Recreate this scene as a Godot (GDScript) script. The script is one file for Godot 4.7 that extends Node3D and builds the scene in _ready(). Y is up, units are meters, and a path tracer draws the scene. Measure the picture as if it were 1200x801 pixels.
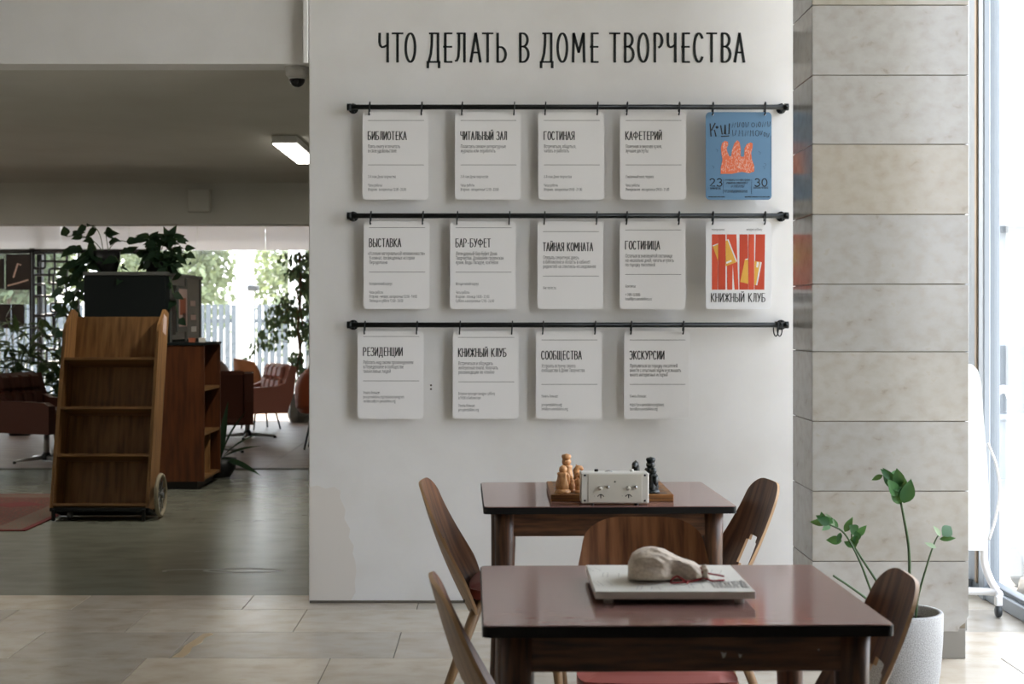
extends Node3D
# A reading lounge: white wall with hanging cards, two tables, stone pillar, glazed side, dim lounge behind.
# World: camera at (0, 1.35, 0) looking along -z, floor at y = 0, metres.

var rng := RandomNumberGenerator.new()
var M := {}
var used := {}

func _ready() -> void:
	# camera: level lens, shifted a little
	var cam := Camera3D.new()
	cam.name = "camera"
	cam.projection = Camera3D.PROJECTION_FRUSTUM
	cam.near = .05
	cam.far = 200.0
	cam.size = .05 * 801.0 / 1700.0
	cam.frustum_offset = Vector2(.05 * 18.0 / 1700.0, -.05 * 28.5 / 1700.0)
	cam.position = Vector3(0, 1.35, 0)
	add_child(cam)
	cam.current = true
	var lens := CameraAttributesPhysical.new()
	lens.frustum_near = .05
	lens.frustum_far = 200.0
	lens.frustum_focal_length = 50.0
	lens.frustum_focus_distance = 5.6
	lens.exposure_aperture = 5.6
	cam.attributes = lens
	# bright hazy sky
	var sky := ProceduralSkyMaterial.new()
	sky.sky_top_color = c8(226, 236, 251)
	sky.sky_horizon_color = c8(244, 247, 252)
	sky.ground_horizon_color = c8(190, 190, 186)
	sky.ground_bottom_color = c8(150, 150, 146)
	var env := Environment.new()
	env.background_mode = Environment.BG_SKY
	env.sky = Sky.new()
	env.sky.sky_material = sky
	env.tonemap_mode = Environment.TONE_MAPPER_LINEAR
	env.tonemap_exposure = 7.3
	env.sdfgi_enabled = true
	env.ssao_enabled = true
	env.ssil_enabled = true
	var we := WorldEnvironment.new()
	we.name = "environment"
	we.environment = env
	add_child(we)
	# veiled sun beyond the far windows
	var sun := DirectionalLight3D.new()
	sun.name = "sun"
	sun.light_energy = 1.2
	sun.light_color = c8(255, 246, 230)
	sun.light_angular_distance = 4.0
	sun.shadow_enabled = true
	add_child(sun)
	sun.look_at_from_position(Vector3.ZERO, Vector3(.12, -.8, .5))
	rng.seed = 1234
	make_materials()
	build_setting()
	build_pillar()
	build_wall_lettering()
	build_rails()
	build_cards()
	build_posters()
	build_dining()
	build_chess()
	build_game()
	build_zz_plant()
	build_stand()
	build_trolley()
	build_cabinets()
	build_lounge_seats()
	build_rug()
	build_lattice()
	build_lounge_plants()
	build_ceiling_things()
	build_outdoors()

# ------------------------------------------------------------------ scene helpers
func numbered(called: String) -> String:
	if not used.has(called):
		used[called] = 0
		return called
	used[called] += 1
	return "%s_%03d" % [called, used[called]]

func thing(called: String, label: String, category: String, at := Vector3.ZERO, turn := 0.0, group := "") -> Node3D:
	var o := Node3D.new()
	o.name = numbered(called)
	add_child(o)
	o.position = at
	o.rotation.y = turn
	o.set_meta("label", label)
	o.set_meta("category", category)
	if group != "":
		o.set_meta("group", group)
	return o

func struct_root(called: String, label: String) -> Node3D:
	var o := Node3D.new()
	o.name = numbered(called)
	add_child(o)
	o.set_meta("kind", "structure")
	o.set_meta("label", label)
	o.set_meta("category", called.split("_")[0])
	return o

func part(called: String, mesh: Mesh, m: Material, parent: Node3D, at := Vector3.ZERO, basis := Basis.IDENTITY) -> MeshInstance3D:
	var o := MeshInstance3D.new()
	o.name = called
	o.mesh = mesh
	o.material_override = m
	o.transform = Transform3D(basis, at)
	o.cast_shadow = GeometryInstance3D.SHADOW_CASTING_SETTING_ON
	parent.add_child(o, true)
	return o

func copy_of(o: Node3D, called: String, label: String, at: Vector3, turn: float, group := "") -> Node3D:
	var c: Node3D = o.duplicate()
	c.name = numbered(called)
	add_child(c)
	c.position = at
	c.rotation.y = turn
	c.set_meta("label", label)
	if group != "":
		c.set_meta("group", group)
	return c

# ------------------------------------------------------------------ materials
func ramp(stops: Array) -> Gradient:
	var g := Gradient.new()
	var off := PackedFloat32Array()
	var col := PackedColorArray()
	for s in stops:
		off.append(s[0])
		col.append(s[1])
	g.offsets = off
	g.colors = col
	return g

func noise_tex(seed_: int, freq: float, octaves: int, stops: Array, size := 512, kind := FastNoiseLite.TYPE_SIMPLEX_SMOOTH, warp := 0.0) -> NoiseTexture2D:
	var n := FastNoiseLite.new()
	n.seed = seed_
	n.noise_type = kind
	n.frequency = freq
	n.fractal_type = FastNoiseLite.FRACTAL_FBM
	n.fractal_octaves = octaves
	if warp > 0.0:
		n.domain_warp_enabled = true
		n.domain_warp_amplitude = warp
		n.domain_warp_frequency = freq * 1.5
	var t := NoiseTexture2D.new()
	t.width = size
	t.height = size
	t.seamless = true
	t.noise = n
	if stops.size():
		t.color_ramp = ramp(stops)
	return t

func c8(r: int, g: int, b: int) -> Color:
	return Color(r / 255.0, g / 255.0, b / 255.0)

func mat(key: String, c: Color, rough := 0.6, metal := 0.0, spec := 0.5) -> StandardMaterial3D:
	var m := StandardMaterial3D.new()
	m.resource_name = key
	m.albedo_color = c
	m.roughness = rough
	m.metallic = metal
	m.metallic_specular = spec
	M[key] = m
	return m

func tex_mat(key: String, tex: Texture2D, scale: Vector3, rough := 0.6, tint := Color.WHITE, world := false, offset := Vector3.ZERO) -> StandardMaterial3D:
	var m := mat(key, tint, rough)
	m.albedo_texture = tex
	m.uv1_triplanar = true
	m.uv1_world_triplanar = world
	m.uv1_triplanar_sharpness = 8.0
	m.uv1_scale = scale
	m.uv1_offset = offset
	return m

# ------------------------------------------------------------------ mesh helpers (points wound counter-clockwise seen from outside)
func new_st(smooth := false) -> SurfaceTool:
	var st := SurfaceTool.new()
	st.begin(Mesh.PRIMITIVE_TRIANGLES)
	st.set_smooth_group(0 if smooth else -1)
	return st

func tri(st: SurfaceTool, a: Vector3, b: Vector3, c: Vector3) -> void:
	st.add_vertex(a)
	st.add_vertex(c)
	st.add_vertex(b)

func quad(st: SurfaceTool, a: Vector3, b: Vector3, c: Vector3, d: Vector3) -> void:
	tri(st, a, b, c)
	tri(st, a, c, d)

func done(st: SurfaceTool) -> ArrayMesh:
	st.generate_normals()
	st.index()
	return st.commit()

# a box with chamfered edges
func add_box(st: SurfaceTool, c: Vector3, size: Vector3, bev := 0.0, basis := Basis.IDENTITY) -> void:
	var h := size * 0.5
	var b: float = minf(bev, minf(h.x, minf(h.y, h.z)) * 0.95)
	if b <= 0.0:
		var p := []
		for i in 8:
			p.append(c + basis * Vector3(h.x if i & 1 else -h.x, h.y if i & 2 else -h.y, h.z if i & 4 else -h.z))
		quad(st, p[4], p[5], p[7], p[6])
		quad(st, p[1], p[0], p[2], p[3])
		quad(st, p[5], p[1], p[3], p[7])
		quad(st, p[0], p[4], p[6], p[2])
		quad(st, p[6], p[7], p[3], p[2])
		quad(st, p[0], p[1], p[5], p[4])
		return
	# corner s has three points, one on each face
	var v := {}
	for i in 8:
		var s := Vector3(1 if i & 1 else -1, 1 if i & 2 else -1, 1 if i & 4 else -1)
		v[i] = [
			c + basis * Vector3(s.x * h.x, s.y * (h.y - b), s.z * (h.z - b)),
			c + basis * Vector3(s.x * (h.x - b), s.y * h.y, s.z * (h.z - b)),
			c + basis * Vector3(s.x * (h.x - b), s.y * (h.y - b), s.z * h.z)]
	var f := func(a: int, a2: int, b1: int, b2: int, c1: int, c2: int, d1: int, d2: int):
		quad(st, v[a][a2], v[b1][b2], v[c1][c2], v[d1][d2])
	f.call(1, 0, 3, 0, 7, 0, 5, 0)
	f.call(0, 0, 4, 0, 6, 0, 2, 0)
	f.call(2, 1, 6, 1, 7, 1, 3, 1)
	f.call(0, 1, 1, 1, 5, 1, 4, 1)
	f.call(4, 2, 5, 2, 7, 2, 6, 2)
	f.call(0, 2, 2, 2, 3, 2, 1, 2)
	# edges
	f.call(1, 0, 1, 2, 3, 2, 3, 0)
	f.call(5, 2, 5, 0, 7, 0, 7, 2)
	f.call(0, 2, 0, 0, 2, 0, 2, 2)
	f.call(4, 0, 4, 2, 6, 2, 6, 0)
	f.call(3, 1, 7, 1, 7, 0, 3, 0)
	f.call(6, 1, 2, 1, 2, 0, 6, 0)
	f.call(1, 1, 1, 0, 5, 0, 5, 1)
	f.call(0, 0, 0, 1, 4, 1, 4, 0)
	f.call(7, 1, 6, 1, 6, 2, 7, 2)
	f.call(2, 1, 3, 1, 3, 2, 2, 2)
	f.call(4, 1, 5, 1, 5, 2, 4, 2)
	f.call(1, 1, 0, 1, 0, 2, 1, 2)
	for i in 8:
		var flip: bool = ((i & 1) + ((i >> 1) & 1) + ((i >> 2) & 1)) % 2 == 0
		if flip:
			tri(st, v[i][0], v[i][2], v[i][1])
		else:
			tri(st, v[i][0], v[i][1], v[i][2])

func box_mesh(size: Vector3, bev := 0.0) -> ArrayMesh:
	var st := new_st()
	add_box(st, Vector3.ZERO, size, bev)
	return done(st)

# lathe: profile of (radius, height), from bottom to top, closed at both ends
func add_lathe(st: SurfaceTool, prof: Array, segs := 20, at := Vector3.ZERO, basis := Basis.IDENTITY) -> void:
	for i in prof.size() - 1:
		for j in segs:
			var a0 := TAU * j / segs
			var a1 := TAU * (j + 1) / segs
			var p: Vector2 = prof[i]
			var q: Vector2 = prof[i + 1]
			var A := at + basis * Vector3(p.x * cos(a0), p.y, -p.x * sin(a0))
			var B := at + basis * Vector3(p.x * cos(a1), p.y, -p.x * sin(a1))
			var C := at + basis * Vector3(q.x * cos(a1), q.y, -q.x * sin(a1))
			var D := at + basis * Vector3(q.x * cos(a0), q.y, -q.x * sin(a0))
			if p.x > 1e-6:
				tri(st, A, B, C)
			if q.x > 1e-6:
				tri(st, A, C, D)

func lathe_mesh(prof: Array, segs := 20, smooth := true) -> ArrayMesh:
	var st := new_st(smooth)
	add_lathe(st, prof, segs)
	return done(st)

func cyl_mesh(r: float, h: float, segs := 16, bev := 0.0) -> ArrayMesh:
	# standing on its base
	var b := maxf(bev, 0.0004)
	var st := new_st(false)
	add_lathe(st, [Vector2(0, 0), Vector2(r - b, 0), Vector2(r, b), Vector2(r, h - b), Vector2(r - b, h), Vector2(0, h)], segs)
	return done(st)

# tube swept along points, radius per point (float or array)
func add_tube(st: SurfaceTool, pts: Array, rad, segs := 8, closed := false) -> void:
	var n := pts.size()
	var rings := []
	var prev := Vector3.ZERO
	for i in n:
		var t: Vector3
		if closed:
			t = pts[(i + 1) % n] - pts[(i - 1 + n) % n]
		else:
			t = pts[mini(i + 1, n - 1)] - pts[maxi(i - 1, 0)]
		t = t.normalized()
		var u: Vector3
		if prev == Vector3.ZERO:
			u = t.cross(Vector3.UP if absf(t.y) < 0.9 else Vector3.RIGHT).normalized()
		else:
			u = (prev - t * prev.dot(t)).normalized()
		prev = u
		var w := t.cross(u)
		var r: float = rad[i] if rad is Array else rad
		var ring := []
		for j in segs:
			var a := TAU * j / segs
			ring.append(pts[i] + (u * cos(a) + w * sin(a)) * r)
		rings.append(ring)
	var last := n if closed else n - 1
	for i in last:
		var A: Array = rings[i]
		var B: Array = rings[(i + 1) % n]
		for j in segs:
			var k := (j + 1) % segs
			quad(st, A[j], A[k], B[k], B[j])
	if not closed:
		for j in range(1, segs - 1):
			tri(st, rings[0][0], rings[0][j + 1], rings[0][j])
			tri(st, rings[n - 1][0], rings[n - 1][j], rings[n - 1][j + 1])

func tube_mesh(pts: Array, rad, segs := 8, closed := false) -> ArrayMesh:
	var st := new_st(true)
	add_tube(st, pts, rad, segs, closed)
	return done(st)

# polygon (x, y) extruded from z0 to z1 (z1 > z0); polygon counter-clockwise seen from +z
func add_prism(st: SurfaceTool, poly: PackedVector2Array, z0: float, z1: float, xf := Transform3D.IDENTITY) -> void:
	if Geometry2D.is_polygon_clockwise(poly):
		poly.reverse()
	# Geometry2D calls clockwise what is counter-clockwise with y up; make sure by area
	var area := 0.0
	for i in poly.size():
		area += poly[i].cross(poly[(i + 1) % poly.size()])
	if area < 0:
		poly.reverse()
	var idx := Geometry2D.triangulate_polygon(poly)
	for i in range(0, idx.size(), 3):
		var a := poly[idx[i]]
		var b := poly[idx[i + 1]]
		var c := poly[idx[i + 2]]
		if (b - a).cross(c - a) < 0:
			var t := b
			b = c
			c = t
		tri(st, xf * Vector3(a.x, a.y, z1), xf * Vector3(b.x, b.y, z1), xf * Vector3(c.x, c.y, z1))
		tri(st, xf * Vector3(a.x, a.y, z0), xf * Vector3(c.x, c.y, z0), xf * Vector3(b.x, b.y, z0))
	for i in poly.size():
		var a := poly[i]
		var b := poly[(i + 1) % poly.size()]
		quad(st, xf * Vector3(a.x, a.y, z0), xf * Vector3(b.x, b.y, z0), xf * Vector3(b.x, b.y, z1), xf * Vector3(a.x, a.y, z1))

func prism_mesh(poly: PackedVector2Array, z0: float, z1: float) -> ArrayMesh:
	var st := new_st()
	add_prism(st, poly, z0, z1)
	return done(st)

func round_rect(x0: float, y0: float, x1: float, y1: float, r: float, n := 5) -> PackedVector2Array:
	var p := PackedVector2Array()
	var cs := [Vector2(x1 - r, y0 + r), Vector2(x1 - r, y1 - r), Vector2(x0 + r, y1 - r), Vector2(x0 + r, y0 + r)]
	for k in 4:
		for i in n + 1:
			var a: float = -PI / 2 + PI / 2 * k + PI / 2 * i / n
			p.append(cs[k] + Vector2(cos(a), sin(a)) * r)
	return p

# a curved leaf: base at p, running along dir, lying across side
func add_leaf(st: SurfaceTool, p: Vector3, dir: Vector3, nrm: Vector3, length: float, width: float, droop := 0.2, n := 4, heart := false) -> void:
	var d := dir.normalized()
	var s := d.cross(nrm).normalized()
	var u := s.cross(d).normalized()
	var prevm := p
	var prevl := p
	var prevr := p
	for i in range(1, n + 1):
		var t := float(i) / n
		var w: float = width * 0.5 * (sin(PI * pow(t, 0.55 if heart else 0.8)))
		if i == n:
			w = 0.0
		var m := p + d * length * t - u * droop * length * t * t
		var l := m - s * w + u * w * 0.25
		var r := m + s * w + u * w * 0.25
		if i == 1:
			tri(st, p, l, m)
			tri(st, p, m, r)
		elif i == n:
			tri(st, prevl, m, prevm)
			tri(st, prevm, m, prevr)
		else:
			quad(st, prevl, l, m, prevm)
			quad(st, prevm, m, r, prevr)
		prevm = m
		prevl = l
		prevr = r

func bez(a: Vector3, b: Vector3, c: Vector3, d: Vector3, n: int) -> Array:
	var o := []
	for i in n + 1:
		o.append(a.bezier_interpolate(b, c, d, float(i) / n))
	return o

func through(pts: Array, per := 6) -> Array:
	# smooth curve through points
	var o := []
	for i in pts.size() - 1:
		var p0: Vector3 = pts[maxi(i - 1, 0)]
		var p1: Vector3 = pts[i]
		var p2: Vector3 = pts[i + 1]
		var p3: Vector3 = pts[mini(i + 2, pts.size() - 1)]
		for k in per:
			o.append(p1.cubic_interpolate(p2, p0, p3, float(k) / per))
	o.append(pts[pts.size() - 1])
	return o

func blob_mesh(r: Vector3, seed_: int, rough_amt := 0.15, freq := 1.6, rings := 10, segs := 16, flat_bottom := -2.0) -> ArrayMesh:
	var n := FastNoiseLite.new()
	n.seed = seed_
	n.frequency = freq
	var g := []
	for i in rings + 1:
		var row := []
		var la := PI * i / rings - PI / 2
		for j in segs:
			var lo := TAU * j / segs
			var d := Vector3(cos(la) * cos(lo), sin(la), -cos(la) * sin(lo))
			var k := 1.0 + rough_amt * n.get_noise_3d(d.x, d.y, d.z) * 2.0
			var p := d * k * r
			p.y = maxf(p.y, flat_bottom)
			row.append(p)
		g.append(row)
	var st := new_st(true)
	for i in rings:
		for j in segs:
			var k := (j + 1) % segs
			if i > 0:
				tri(st, g[i][j], g[i][k], g[i + 1][k])
			if i < rings - 1:
				tri(st, g[i][j], g[i + 1][k], g[i + 1][j])
	return done(st)

# ------------------------------------------------------------------ lettering: a tall narrow hand, drawn as strokes
func ell(cx: float, cy: float, rx: float, ry: float, a0: float, a1: float, n := 14) -> Array:
	var o := []
	for i in n + 1:
		var a := deg_to_rad(lerpf(a0, a1, float(i) / n))
		o.append(Vector2(cx + rx * cos(a), cy + ry * sin(a)))
	return o

func v2(a: Array) -> Array:
	var o := []
	for i in range(0, a.size(), 2):
		o.append(Vector2(a[i], a[i + 1]))
	return o

# strokes of a capital in a unit box
func glyph(ch: String) -> Array:
	var stem := v2([.06, 0, .06, 1])
	var low_bowl := v2([.06, .52, .35, .52]) + ell(.38, .26, .58, .26, 90, -90) + v2([.06, 0])
	match ch:
		"А": return [v2([0, 0, .5, 1]), v2([.5, 1, 1, 0]), v2([.17, .33, .83, .33])]
		"Б": return [stem, v2([.06, 1, .92, 1]), low_bowl]
		"В": return [stem, v2([.06, 1, .3, 1]) + ell(.35, .77, .52, .23, 90, -90) + v2([.06, .54]), v2([.06, .54, .3, .54]) + ell(.35, .27, .62, .27, 90, -90) + v2([.06, 0])]
		"Г": return [stem, v2([.06, 1, .95, 1])]
		"Д": return [v2([.2, 1, .86, 1]), v2([.86, 1, .86, 0]), v2([.38, 1, .37, .62, .3, .3, .13, 0]), v2([0, 0, 1, 0]), v2([.06, 0, .06, -.2]), v2([.94, 0, .94, -.2])]
		"Е": return [v2([.2, 0, .2, 1]), v2([.2, 1, 1, 1]), v2([0, .53, .97, .53]), v2([.2, 0, 1, 0])]
		"Ж": return [v2([.5, 0, .5, 1]), v2([0, 1, .5, .52]), v2([0, 0, .5, .54]), v2([1, 1, .5, .52]), v2([1, 0, .5, .54])]
		"З": return [ell(.42, .77, .46, .23, 150, -90), ell(.42, .27, .54, .27, 90, -150)]
		"И": return [stem, v2([.06, 0, .94, 1]), v2([.94, 1, .94, 0])]
		"Й": return [stem, v2([.06, 0, .94, 1]), v2([.94, 1, .94, 0]), ell(.5, 1.2, .25, .08, 180, 360, 8)]
		"К": return [stem, v2([.95, 1, .1, .48]), v2([.22, .55, 1, 0])]
		"Л": return [v2([.22, 1, .94, 1]), v2([.94, 1, .94, 0]), v2([.4, 1, .4, .5, .34, .2, .2, .05, .05, .04])]
		"М": return [v2([.03, 0, .08, 1]), v2([.08, 1, .5, .34]), v2([.5, .34, .92, 1]), v2([.92, 1, .97, 0])]
		"Н": return [stem, v2([.94, 0, .94, 1]), v2([.06, .53, .94, .53])]
		"О": return [ell(.5, .5, .5, .5, 0, 360, 28)]
		"П": return [stem, v2([.94, 0, .94, 1]), v2([.06, 1, .94, 1])]
		"Р": return [stem, v2([.06, 1, .3, 1]) + ell(.38, .75, .56, .25, 90, -75)]
		"С": return [ell(.5, .5, .5, .5, 42, 318, 24)]
		"Т": return [v2([0, 1, 1, 1]), v2([.5, 1, .5, 0])]
		"У": return [v2([.03, 1, .55, .42]), v2([1, 1, .6, .42, .42, .12, .1, .02])]
		"Ф": return [v2([.5, 0, .5, 1]), ell(.5, .56, .5, .29, 0, 360, 24)]
		"Ц": return [stem, v2([.82, 0, .82, 1]), v2([.06, 0, 1, 0, 1, -.18])]
		"Ч": return [v2([.06, 1, .06, .68, .13, .58, .3, .52, .55, .53, .94, .6]), v2([.94, 1, .94, 0])]
		"Ш": return [stem, v2([.5, 0, .5, 1]), v2([.94, 0, .94, 1]), v2([.06, 0, .94, 0])]
		"Щ": return [stem, v2([.44, 0, .44, 1]), v2([.82, 0, .82, 1]), v2([.06, 0, 1, 0, 1, -.18])]
		"Ы": return [stem, v2([.06, .52, .25, .52]) + ell(.28, .26, .38, .26, 90, -90) + v2([.06, 0]), v2([.95, 0, .95, 1])]
		"Ь": return [stem, low_bowl]
		"Э": return [ell(.4, .5, .55, .5, 130, -130, 24), v2([.4, .52, .95, .52])]
		"Я": return [v2([.94, 0, .94, 1]), v2([.94, 1, .7, 1]) + ell(.6, .75, .54, .25, 90, 270) + v2([.94, .5]), v2([.6, .5, .04, 0])]
		"-": return [v2([.1, .45, .9, .45])]
		"2": return [ell(.48, .74, .44, .26, 160, -35, 12) + v2([.05, .02, .98, .02])]
		"3": return [ell(.45, .76, .42, .24, 150, -80), ell(.45, .27, .5, .27, 85, -150)]
		"0": return [ell(.5, .5, .48, .5, 0, 360, 24)]
	return []

func glyph_ratio(ch: String) -> float:
	match ch:
		"М": return .5
		"Ж", "Щ", "Ш", "Ф": return .56
		"Ы": return .5
		"Д": return .46
		" ": return .22
		"-": return .2
	return .36

# flat strokes with thick stems and thin bars, lying in the plane z = 0 .. depth
func add_stroke(st: SurfaceTool, pts: Array, thick: float, thin: float, depth: float) -> void:
	var n := pts.size()
	var L := []
	var R := []
	var closed: bool = n > 3 and (pts[0] as Vector2).distance_to(pts[n - 1]) < thin * 0.2
	for i in n:
		var a: Vector2 = pts[maxi(i - 1, 0)]
		var b: Vector2 = pts[mini(i + 1, n - 1)]
		if closed and (i == 0 or i == n - 1):
			a = pts[n - 2]
			b = pts[1]
		var t := (b - a).normalized()
		var nn := Vector2(-t.y, t.x)
		var w := lerpf(thin, thick, absf(t.y)) * 0.5
		var p: Vector2 = pts[i]
		if not closed and i == 0:
			p -= t * thin * 0.35
		if not closed and i == n - 1:
			p += t * thin * 0.35
		L.append(p + nn * w)
		R.append(p - nn * w)
	for i in n - 1:
		var a := Vector3(L[i].x, L[i].y, depth)
		var b := Vector3(R[i].x, R[i].y, depth)
		var c := Vector3(R[i + 1].x, R[i + 1].y, depth)
		var d := Vector3(L[i + 1].x, L[i + 1].y, depth)
		quad(st, a, b, c, d)
		if depth > 0.0004:
			var z := Vector3(0, 0, -depth)
			quad(st, a + z, a, d + z - z, d + z)
			quad(st, b, b + z, c + z, c)

func add_glyph(st: SurfaceTool, ch: String, at: Vector2, w: float, h: float, thick: float, thin: float, depth: float) -> void:
	for s in glyph(ch):
		var q := []
		for p in s:
			q.append(at + Vector2(p.x * w, p.y * h))
		add_stroke(st, q, thick, thin, depth)

# a line of capitals; returns the mesh, starting at x = 0 on the base line
func caps_mesh(text: String, h: float, weight := 0.1, stretch := 1.0, depth := 0.0003) -> ArrayMesh:
	var st := new_st()
	var x := 0.0
	for ch in text:
		var w := glyph_ratio(ch) * h * stretch
		if ch != " ":
			add_glyph(st, ch, Vector2(x, 0), w, h, h * weight, h * weight * 0.62, depth)
		x += w + h * 0.13 * stretch
	return done(st)

var body_font: SystemFont
# small print: lines of text joined to one mesh, base lines at the given heights
func add_print(st: SurfaceTool, text: String, at: Vector3, em: float, squeeze: float) -> void:
	var t := TextMesh.new()
	t.font = body_font
	t.font_size = 32
	t.pixel_size = em / 32.0
	t.depth = 0.0
	t.curve_step = 4.0
	t.horizontal_alignment = HORIZONTAL_ALIGNMENT_LEFT
	t.vertical_alignment = VERTICAL_ALIGNMENT_BOTTOM
	t.text = text
	if t.get_surface_count() == 0:
		return
	var xf := Transform3D(Basis.from_scale(Vector3(squeeze, 1, 1)), at)
	st.append_from(t, 0, xf)

# ------------------------------------------------------------------ materials of the place
func make_materials() -> void:
	body_font = SystemFont.new()
	body_font.font_names = PackedStringArray(["Droid Sans"])
	# plaster and paint
	var plaster := noise_tex(3, 0.012, 4, [[0.0, c8(226, 223, 218)], [0.5, c8(231, 229, 225)], [1.0, c8(235, 233, 230)]], 512)
	tex_mat("white_paint", plaster, Vector3(.35, .35, .35), .75, Color.WHITE, true)
	tex_mat("ceiling_paint", plaster, Vector3(.2, .2, .2), .85, c8(232, 231, 224), true)
	mat("patch_paint", c8(225, 219, 211), .8)
	# stone
	var marble := noise_tex(11, 0.006, 5, [[0.0, c8(176, 168, 155)], [0.3, c8(190, 183, 173)], [0.55, c8(196, 190, 181)], [0.8, c8(200, 195, 187)], [1.0, c8(190, 180, 165)]], 1024, FastNoiseLite.TYPE_SIMPLEX_SMOOTH, 60.0)
	for i in 4:
		var tint: Color = [c8(250, 245, 236), c8(238, 232, 224), c8(255, 247, 234), c8(229, 225, 218)][i]
		tex_mat("tile_%d" % i, marble, Vector3(.7, .7, 1.0), .2, tint, true, Vector3(i * .37, i * .19, i * .53))
	mat("tile_stain", c8(180, 156, 118), .3)
	mat("scuff", c8(72, 70, 60), .5)
	mat("mortar", c8(98, 91, 80), .9)
	var lime := noise_tex(21, 0.008, 6, [[0.0, c8(142, 135, 126)], [0.18, c8(157, 152, 145)], [0.5, c8(162, 159, 153)], [0.8, c8(166, 163, 158)], [1.0, c8(160, 154, 144)]], 1024, FastNoiseLite.TYPE_SIMPLEX_SMOOTH, 40.0)
	for i in 4:
		var tint: Color = [c8(252, 251, 249), c8(241, 240, 238), c8(250, 243, 230), c8(247, 244, 238)][i]
		var m := tex_mat("lime_%d" % i, lime, Vector3(1.3, 1.7, 1.3), .12, tint, true, Vector3(i * .41, i * .23, i * .61))
		m.metallic_specular = .6
	mat("plinth_stone", c8(128, 123, 114), .5)
	mat("stone_joint", c8(120, 110, 92), .8)
	# lounge floor
	var lino := noise_tex(31, 0.01, 5, [[0.0, c8(102, 103, 92)], [0.5, c8(112, 113, 101)], [1.0, c8(120, 120, 108)]], 1024, FastNoiseLite.TYPE_SIMPLEX_SMOOTH, 30.0)
	tex_mat("green_floor", lino, Vector3(.25, .25, .5), .25, Color.WHITE, true).metallic_specular = .27
	var board := noise_tex(37, 0.01, 4, [[0.0, c8(120, 104, 94)], [0.5, c8(142, 126, 115)], [1.0, c8(158, 142, 130)]], 512)
	tex_mat("floor_board", board, Vector3(.3, .3, 2.0), .4, Color.WHITE, true).metallic_specular = .4
	mat("threshold", c8(60, 54, 44), .5)
	# woods: grain runs along the axis with the small scale
	var walnut := noise_tex(41, 0.02, 5, [[0.0, c8(38, 24, 14)], [0.4, c8(70, 45, 28)], [0.62, c8(88, 57, 36)], [1.0, c8(108, 74, 48)]], 512)
	tex_mat("walnut_x", walnut, Vector3(.5, 5, 5), .38)
	tex_mat("walnut_y", walnut, Vector3(5, .5, 5), .38)
	var veneer := noise_tex(43, 0.016, 5, [[0.0, c8(62, 36, 20)], [0.35, c8(98, 62, 37)], [0.55, c8(116, 76, 47)], [0.8, c8(128, 88, 57)], [1.0, c8(86, 62, 44)]], 512)
	var vb := tex_mat("veneer_y", veneer, Vector3(3.4, .3, 3.4), .4)
	vb.metallic_specular = .35
	var beech := noise_tex(44, 0.016, 4, [[0.0, c8(120, 92, 62)], [0.5, c8(146, 114, 80)], [1.0, c8(166, 134, 98)]], 512)
	tex_mat("beech_y", beech, Vector3(4, .4, 4), .42)
	mat("ply_edge", c8(186, 150, 112), .5)
	var oak := noise_tex(47, 0.016, 5, [[0.0, c8(90, 60, 30)], [0.4, c8(128, 91, 51)], [0.65, c8(143, 104, 61)], [1.0, c8(159, 120, 74)]], 512, FastNoiseLite.TYPE_SIMPLEX_SMOOTH, 10.0)
	tex_mat("oak_y", oak, Vector3(2.6, .25, 2.6), .5)
	tex_mat("oak_x", oak, Vector3(.25, 2.6, 2.6), .5)
	tex_mat("red_cabinet_wood", oak, Vector3(2.6, .25, 2.6), .4, c8(150, 114, 90))
	tex_mat("chess_wood_x", oak, Vector3(.6, 6, 6), .45, c8(255, 240, 220))
	# table top laminate
	var lam := noise_tex(53, 0.02, 4, [[0.0, c8(122, 90, 84)], [0.5, c8(136, 102, 95)], [1.0, c8(147, 112, 104)]], 512)
	var lm := tex_mat("laminate", lam, Vector3(1.0, 4, 6), .1)
	lm.metallic_specular = .6
	mat("table_edge", c8(16, 15, 13), .5, 0.0, .35)
	# metals, plastics, cloth
	mat("black_metal", c8(20, 24, 23), .45, .3)
	mat("black_plastic", c8(18, 18, 18), .4)
	mat("chrome", c8(180, 180, 178), .25, 1.0)
	mat("grey_plastic", c8(216, 214, 209), .5)
	mat("dark_glass", c8(12, 14, 16), .08)
	mat("white_enamel", c8(238, 238, 238), .3)
	mat("clock_shell", c8(206, 202, 192), .4)
	mat("clock_face", c8(196, 191, 178), .5)
	mat("card", c8(238, 236, 233), .45)
	mat("ink", c8(40, 42, 41), .7)
	mat("heading_ink", c8(44, 43, 41), .7)
	mat("small_ink", c8(66, 63, 60), .7)
	mat("rule_ink", c8(120, 116, 110), .7)
	mat("wall_ink", c8(24, 30, 28), .5)
	mat("poster_blue", c8(106, 144, 176), .5)
	mat("poster_orange", c8(238, 124, 84), .6)
	mat("poster_peach", c8(246, 206, 190), .6)
	mat("poster_red", c8(222, 88, 58), .55)
	mat("poster_red_dark", c8(206, 76, 48), .55)
	mat("poster_yellow", c8(236, 180, 78), .55)
	mat("poster_white", c8(240, 240, 240), .5)
	mat("board_white", c8(222, 219, 210), .5)
	mat("engraving", c8(168, 164, 157), .6)
	var linen := noise_tex(61, 0.05, 3, [[0.0, c8(194, 177, 158)], [0.5, c8(212, 196, 178)], [1.0, c8(224, 209, 192)]], 256)
	var ln := tex_mat("linen", linen, Vector3(8, 8, 8), .9)
	ln.normal_enabled = true
	var wr := noise_tex(65, 0.02, 5, [], 512)
	wr.as_normal_map = true
	wr.bump_strength = 2.5
	ln.normal_texture = wr
	ln.normal_scale = 1.0
	ln.rim_enabled = true
	ln.rim = .3
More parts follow.
